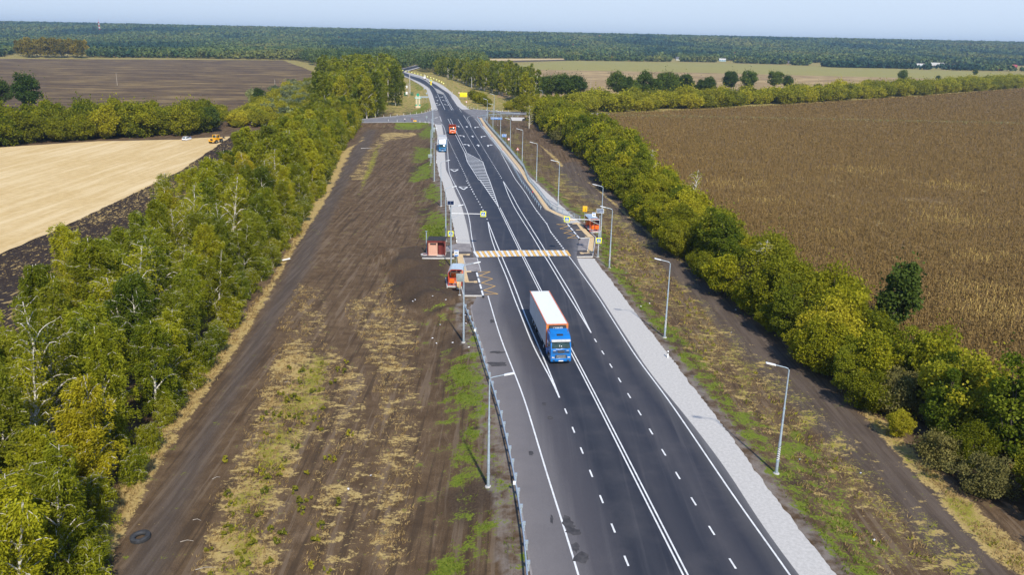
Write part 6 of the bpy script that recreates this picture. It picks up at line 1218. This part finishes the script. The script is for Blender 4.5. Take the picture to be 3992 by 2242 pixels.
# --- far woodland: one mass that runs to the horizon
def m_forest():
    t=NT('forest_leaves'); p=t.pos(); v=t.attr('var'); n=t.noise(t.scale(p,(1,.35,0)),.0028,6,.62); sx=t.n('ShaderNodeSeparateXYZ'); t.L(p,sx.inputs[0])
    c=t.mix(v,(.040,.078,.030),(.14,.17,.05)); con=t.mix(v,(.020,.048,.032),(.048,.088,.055)); yel=t.mix(v,(.085,.11,.035),(.18,.18,.05))
    c=t.mix(t.rng(n,.51,.56),c,con); c=t.mix(t.rng(n,.46,.40),c,yel); c=t.mix(t.rng(v,.975,.985),c,(.20,.09,.02))
    d=t.n('ShaderNodeBsdfDiffuse'); t.put(d.inputs[0],c); t.L(d.outputs[0],t.out.inputs[0]); return t.m
def forest(name,X,Y,H,W,seed,nq,label,cat='woodland',sz=.24):
    r=np.random.default_rng(seed); n=len(X); Z=hz(X,Y,False); ct=np.stack([X,Y,Z],1); u=r.normal(0,1,(n,nq,3)); u/=np.linalg.norm(u,axis=2)[...,None]; u*=r.uniform(.5,1,(n,nq,1))
    P=ct[:,None,:]+np.stack([u[...,0]*W[:,None]/2,u[...,1]*W[:,None]/2,H[:,None]*(.55+.42*u[...,2])],2); s=np.repeat(W[:,None]*sz,nq,1)*r.uniform(.7,1.3,(n,nq))
    V=quads(P.reshape(-1,3),s.ravel(),r,0,.8); var=np.clip(np.repeat(r.uniform(0,1,n)[:,None],nq,1)*.8+.2*r.uniform(0,1,(n,nq)),0,1).ravel()
    o=link(name,npmesh(name,V,np.arange(len(V)),FOR,{'var':('FACE',var)})); return tag(o,label,cat,None,'stuff')
FOR=m_forest(); r_=np.random.default_rng(77)
def fillpts(d0,d1,step,front):
    ys=np.arange(d0,d1,step); X=[];Y=[]
    for y in ys:
        xm=y*.66+60; xs=np.arange(-xm,xm,step); X.append(xs+r_.uniform(-.45,.45,len(xs))*step); Y.append(y+r_.uniform(-.5,.5,len(xs))*step)
    X=np.concatenate(X); Y=np.concatenate(Y); k=Y>front(X,Y); return X[k],Y[k]
fpx=[(-900,146),(0,142),(30,136),(45,130),(215,130),(222,143),(420,144.5),(720,149),(880,156),(1000,150),(1110,147),(1430,146.5),(1500,143),(1620,145),(1700,148),(1800,152),(1950,155),(2100,157),(2300,161),(2576,166),(3400,175)]
fw=np.array([G(*kO(*p),-.7) for p in fpx]); fa=fw[:,0]/fw[:,1]; fd=np.hypot(fw[:,0],fw[:,1])
front=lambda X,Y:np.interp(X/Y,fa,fd)*Y/np.hypot(X,Y)
WX=np.array(WX); X,Y=WX[:,0],WX[:,1]; forest('roadside_woodland',X,Y,r_.uniform(17,23,len(X)),r_.uniform(8,11,len(X)),9,150,'birch woods on both sides of the far road bend',sz=.10)
X,Y=fillpts(1100,2100,9.5,front); k=wob(X*.03,Y*.02)>-.62; X,Y=X[k],Y[k]
forest('woodland',X,Y,r_.uniform(9,15,len(X)),r_.uniform(8,12,len(X)),1,26,'near part of the forest beyond the fields')
X,Y=fillpts(2100,3100,13,front); k=wob(X*.012,Y*.01)>-.72; X,Y=X[k],Y[k]; forest('woodland',X,Y,r_.uniform(11,17,len(X)),r_.uniform(11,16,len(X)),2,15,'middle part of the forest on the rising ground')
X,Y=fillpts(3100,5300,20,front); forest('woodland',X,Y,r_.uniform(13,20,len(X)),r_.uniform(17,25,len(X)),3,11,'far part of the forest up to the horizon')
# tree clumps about the villages
def clump(n,seed,*lines):
    r=np.random.default_rng(seed); X=[];Y=[]
    for (k,a,b,dep,cnt) in lines:
        A=np.array(G(*k(*a),-.7)); B=np.array(G(*k(*b),-.7)); f=r.uniform(0,1,cnt)[:,None]; P=A+(B-A)*f; P[:,1]+=r.uniform(0,dep,cnt); X.append(P[:,0]); Y.append(P[:,1])
    return np.concatenate(X),np.concatenate(Y)
X,Y=clump(0,5,(kO,(1425,151.5),(1690,155),60,260),(kH,(430,226),(650,230),50,120),(kH,(780,236),(1080,244),50,110),(kH,(1130,248),(1240,250),30,40),(h2,(430,180),(1310,196),70,380),(h2,(1310,196),(1370,196),30,18),(h2,(1440,205),(1530,205),20,14),(h2,(1850,215),(2576,225),90,150),(h2,(0,155),(170,158),30,40),(h2,(170,125),(560,140),60,90))
forest('tree_clumps',X,Y,r_.uniform(7,13,len(X)),r_.uniform(7,12,len(X)),4,26,'dark clumps and shrubs of trees around the far village')
# ------------------------------------------------------------------ grass, straw and weeds on the verges
def samp(a,x,y):
    i=np.clip(np.searchsorted(gx,x),0,len(gx)-1); j=np.clip(np.searchsorted(gy,y),0,len(gy)-1); return ATT[a].reshape(len(gy),len(gx))[j,i]
def tufts(name,n,attr,thr,h,w,mat,lab,seed,ymax=170,xr=(-44,48)):
    r=np.random.default_rng(seed); y=45+(ymax-45)*r.uniform(0,1,n)**1.7; x=r.uniform(*xr,n); v=samp(attr,x,y)
    nz_=wob(x*2.6+seed,y*2.6); k=(r.uniform(0,1,n)<np.clip((v-thr*.8)*1.3,0,1)*np.clip(.5+nz_*3+(v-.55)*1.5,0,1))&(v>thr)&((x<LG(y)-.5)|(x>RG(y)+.5))&~((samp('pack',x,y)>.45)&(r.uniform(0,1,n)<.93)); x,y=x[k],y[k]; m=len(x); z=hz(x,y)
    big=np.maximum(1,y/75); nb=4; hh=(r.uniform(.5,1.3,(m,nb))*h*big[:,None]**.5); a=r.uniform(0,6.28,(m,nb)); ww=w*big[:,None]*r.uniform(.6,1.4,(m,nb)); ox=r.normal(0,.10,(m,nb)); oy=r.normal(0,.10,(m,nb)); lx=r.normal(.3,.5,(m,nb))*hh; ly=r.normal(0,.5,(m,nb))*hh
    X0=x[:,None]+ox; Y0=y[:,None]+oy; Z0=np.repeat(z[:,None],nb,1); c,s=np.cos(a)*ww,np.sin(a)*ww
    V=np.stack([np.stack([X0-c,Y0-s,Z0],-1),np.stack([X0+c,Y0+s,Z0],-1),np.stack([X0+lx+c*.3,Y0+ly+s*.3,Z0+hh],-1),np.stack([X0+lx-c*.3,Y0+ly-s*.3,Z0+hh],-1)],2).reshape(-1,3)
    tag(link(name,npmesh(name,V,np.arange(len(V)),mat,{'var':('FACE',r.uniform(0,1,m*nb))})),lab,'grass',None,'stuff')
G_DRY=leafmat('dry_grass_blades',(.32,.20,.08),(.56,.37,.16),(.66,.46,.22),.25); G_GRN=leafmat('green_grass_blades',(.075,.14,.012),(.20,.25,.03),(.28,.23,.05),.3); G_WEED=leafmat('weed_leaves',(.10,.13,.015),(.27,.25,.035),(.42,.34,.03),.3)
tufts('dry_grass',120000,'straw',.35,.22,.03,G_DRY,'dry straw and bent grass on the verges and old field',1)
tufts('green_grass',110000,'green',.30,.17,.03,G_GRN,'short green grass on the road banks',2)
tufts('weeds',34000,'weed',.35,.24,.06,G_WEED,'yellow-green weeds on the old field and right verge',3)
# single leafy plants standing on the old field
WP=[bushy(900+i,.8,.75,90,.11,G_WEED,nk=7,trunk_r=.015,bark=G_WEED) for i in range(3)]
for px in pts(kU,(1730,220),(1865,240),(1995,310),(2020,230),(2057,240),(2077,180),(1860,360),(1880,530),(1915,590),(1668,640),(1770,690),(1960,760),(2005,775),(1840,850),(1760,960),(1795,1030),(1850,1015),(1805,1085),(1920,1170),(1690,1215),(1665,1265),(1890,1255),(1335,1225),(1250,1315),(1500,1280),(1860,1420),(1965,1435),(1390,1040),(1370,985),(1560,845),(1600,880),(1580,960),(1590,615),(1640,500),(1720,420),(1800,300),(1930,460),(2030,1035),(1605,1390),(1475,1395),(1345,780),(1730,600),(1780,520),(2100,620),(1440,1340),(1620,1190),(1555,1105)):
    x,y,z=place(px); p=WP[rr.integers(3)]; o=link('weed_plant',p.crown,None,(x,y,z)); s=rr.uniform(.7,1.15); o.scale=(s,s,s); o.rotation_euler=(0,0,rr.uniform(0,6)); tag(o,'small leafy yellow-green plant standing on the bare old field','plant','single leafy plants on the old field')
for k_ in range(110):
    x=rr.uniform(-27,-12); y=rr.uniform(48,112)
    if samp('weed',np.array([x]),np.array([y]))[0]<.3: continue
    o=link('weed_plant',WP[rr.integers(3)].crown,None,(x,y,float(hz(x,y)))); s=rr.uniform(.5,1.0); o.scale=(s,s,s); o.rotation_euler=(0,0,rr.uniform(0,6)); tag(o,'small leafy yellow-green plant standing on the bare old field','plant','single leafy plants on the old field')
# scraps of litter
LIT=paint('litter_white',(.7,.7,.72),.6)
for px in pts(kE,(500,33),(800,115),(1255,650),(495,985),(1240,460),(950,1085),(670,680),(55,150),(110,115),(1315,1188),(590,1100))+pts(kR,(345,668),(430,857),(478,840),(745,1105),(960,875),(935,1003))+pts(kU,(2087,936),(2220,855))+pts(kQ,(717,677),(1125,768),(1215,1218)):
    x,y,z=place(px); m=MB(); m.add([(-.12,-.08,.02),(.14,-.05,.04),(.10,.09,.10),(-.08,.10,.05),(.0,.0,.12)],[(0,1,4),(1,2,4),(2,3,4),(3,0,4),(0,3,2,1)]); o=m.build('litter_scrap',LIT); o.location=(x,y,z+.01); o.rotation_euler=(0,0,rr.uniform(0,6)); tag(o,'small pale scrap of litter on the bare verge','litter','scraps of litter on the verges')
# ------------------------------------------------------------------ air, light, camera
HAZE=True
if HAZE:
    t=NT('haze'); v=t.n('ShaderNodeVolumePrincipled'); v.inputs['Color'].default_value=(.58,.79,1.0,1); v.inputs['Density'].default_value=.0001; v.inputs['Anisotropy'].default_value=.3
    t.L(v.outputs[0],t.out.inputs['Volume']); m=MB(); m.box((0,4800,57),(18600,10400,120)); o=m.build('haze',t.m); tag(o,kind='stuff')
AZ=R_(286); EL=R_(42)
w=bpy.data.worlds.new('World'); S.world=w; w.use_nodes=True; n=w.node_tree; bg=n.nodes['Background']; sk=n.nodes.new('ShaderNodeTexSky'); sk.sky_type='NISHITA'; sk.sun_disc=False
sk.sun_elevation=EL; sk.sun_rotation=R_(90)-AZ; sk.altitude=200; sk.air_density=1.0; sk.dust_density=.15; sk.ozone_density=4.0
mx=n.nodes.new('ShaderNodeMix'); mx.data_type='RGBA'; mx.blend_type='MULTIPLY'; mx.inputs[0].default_value=1; n.links.new(sk.outputs[0],mx.inputs[6]); mx.inputs[7].default_value=(.96,.98,1.10,1); dk=n.nodes.new('ShaderNodeMix'); dk.data_type='RGBA'; dk.blend_type='DARKEN'; dk.inputs[0].default_value=1; n.links.new(mx.outputs[2],dk.inputs[6]); dk.inputs[7].default_value=(4.0,4.75,5.75,1); n.links.new(dk.outputs[2],bg.inputs[0]); bg.inputs[1].default_value=.145
l=bpy.data.lights.new('sun','SUN'); l.energy=4.4; l.angle=R_(1.6); l.color=(1,.94,.84); so_=bpy.data.objects.new('sun',l); C.objects.link(so_)
d=Vector((math.cos(AZ)*math.cos(EL),math.sin(AZ)*math.cos(EL),math.sin(EL))); so_.rotation_euler=d.to_track_quat('Z','Y').to_euler()
cam=bpy.data.cameras.new('camera'); co=bpy.data.objects.new('camera',cam); C.objects.link(co); cam.sensor_width=36; cam.lens=36*F/3992; cam.clip_end=30000; cam.clip_start=.5
M=Matrix.Identity(4)
for i in range(3): M[i][0]=CR[i]; M[i][1]=-CD[i]; M[i][2]=-_f[i]
M[2][3]=HC; co.matrix_world=M; S.camera=co
S.view_settings.view_transform='Standard'; S.view_settings.look='None'; S.view_settings.exposure=.30; S.view_settings.gamma=1
S.render.resolution_x=1024; S.render.resolution_y=576
S.cycles.volume_bounces=0; S.cycles.max_bounces=6; S.cycles.transparent_max_bounces=8

for o in bpy.data.objects:
    if 'label' in o and not 4<=len(o['label'].split())<=16: print('LABEL',len(o['label'].split()),o.name,o['label'])
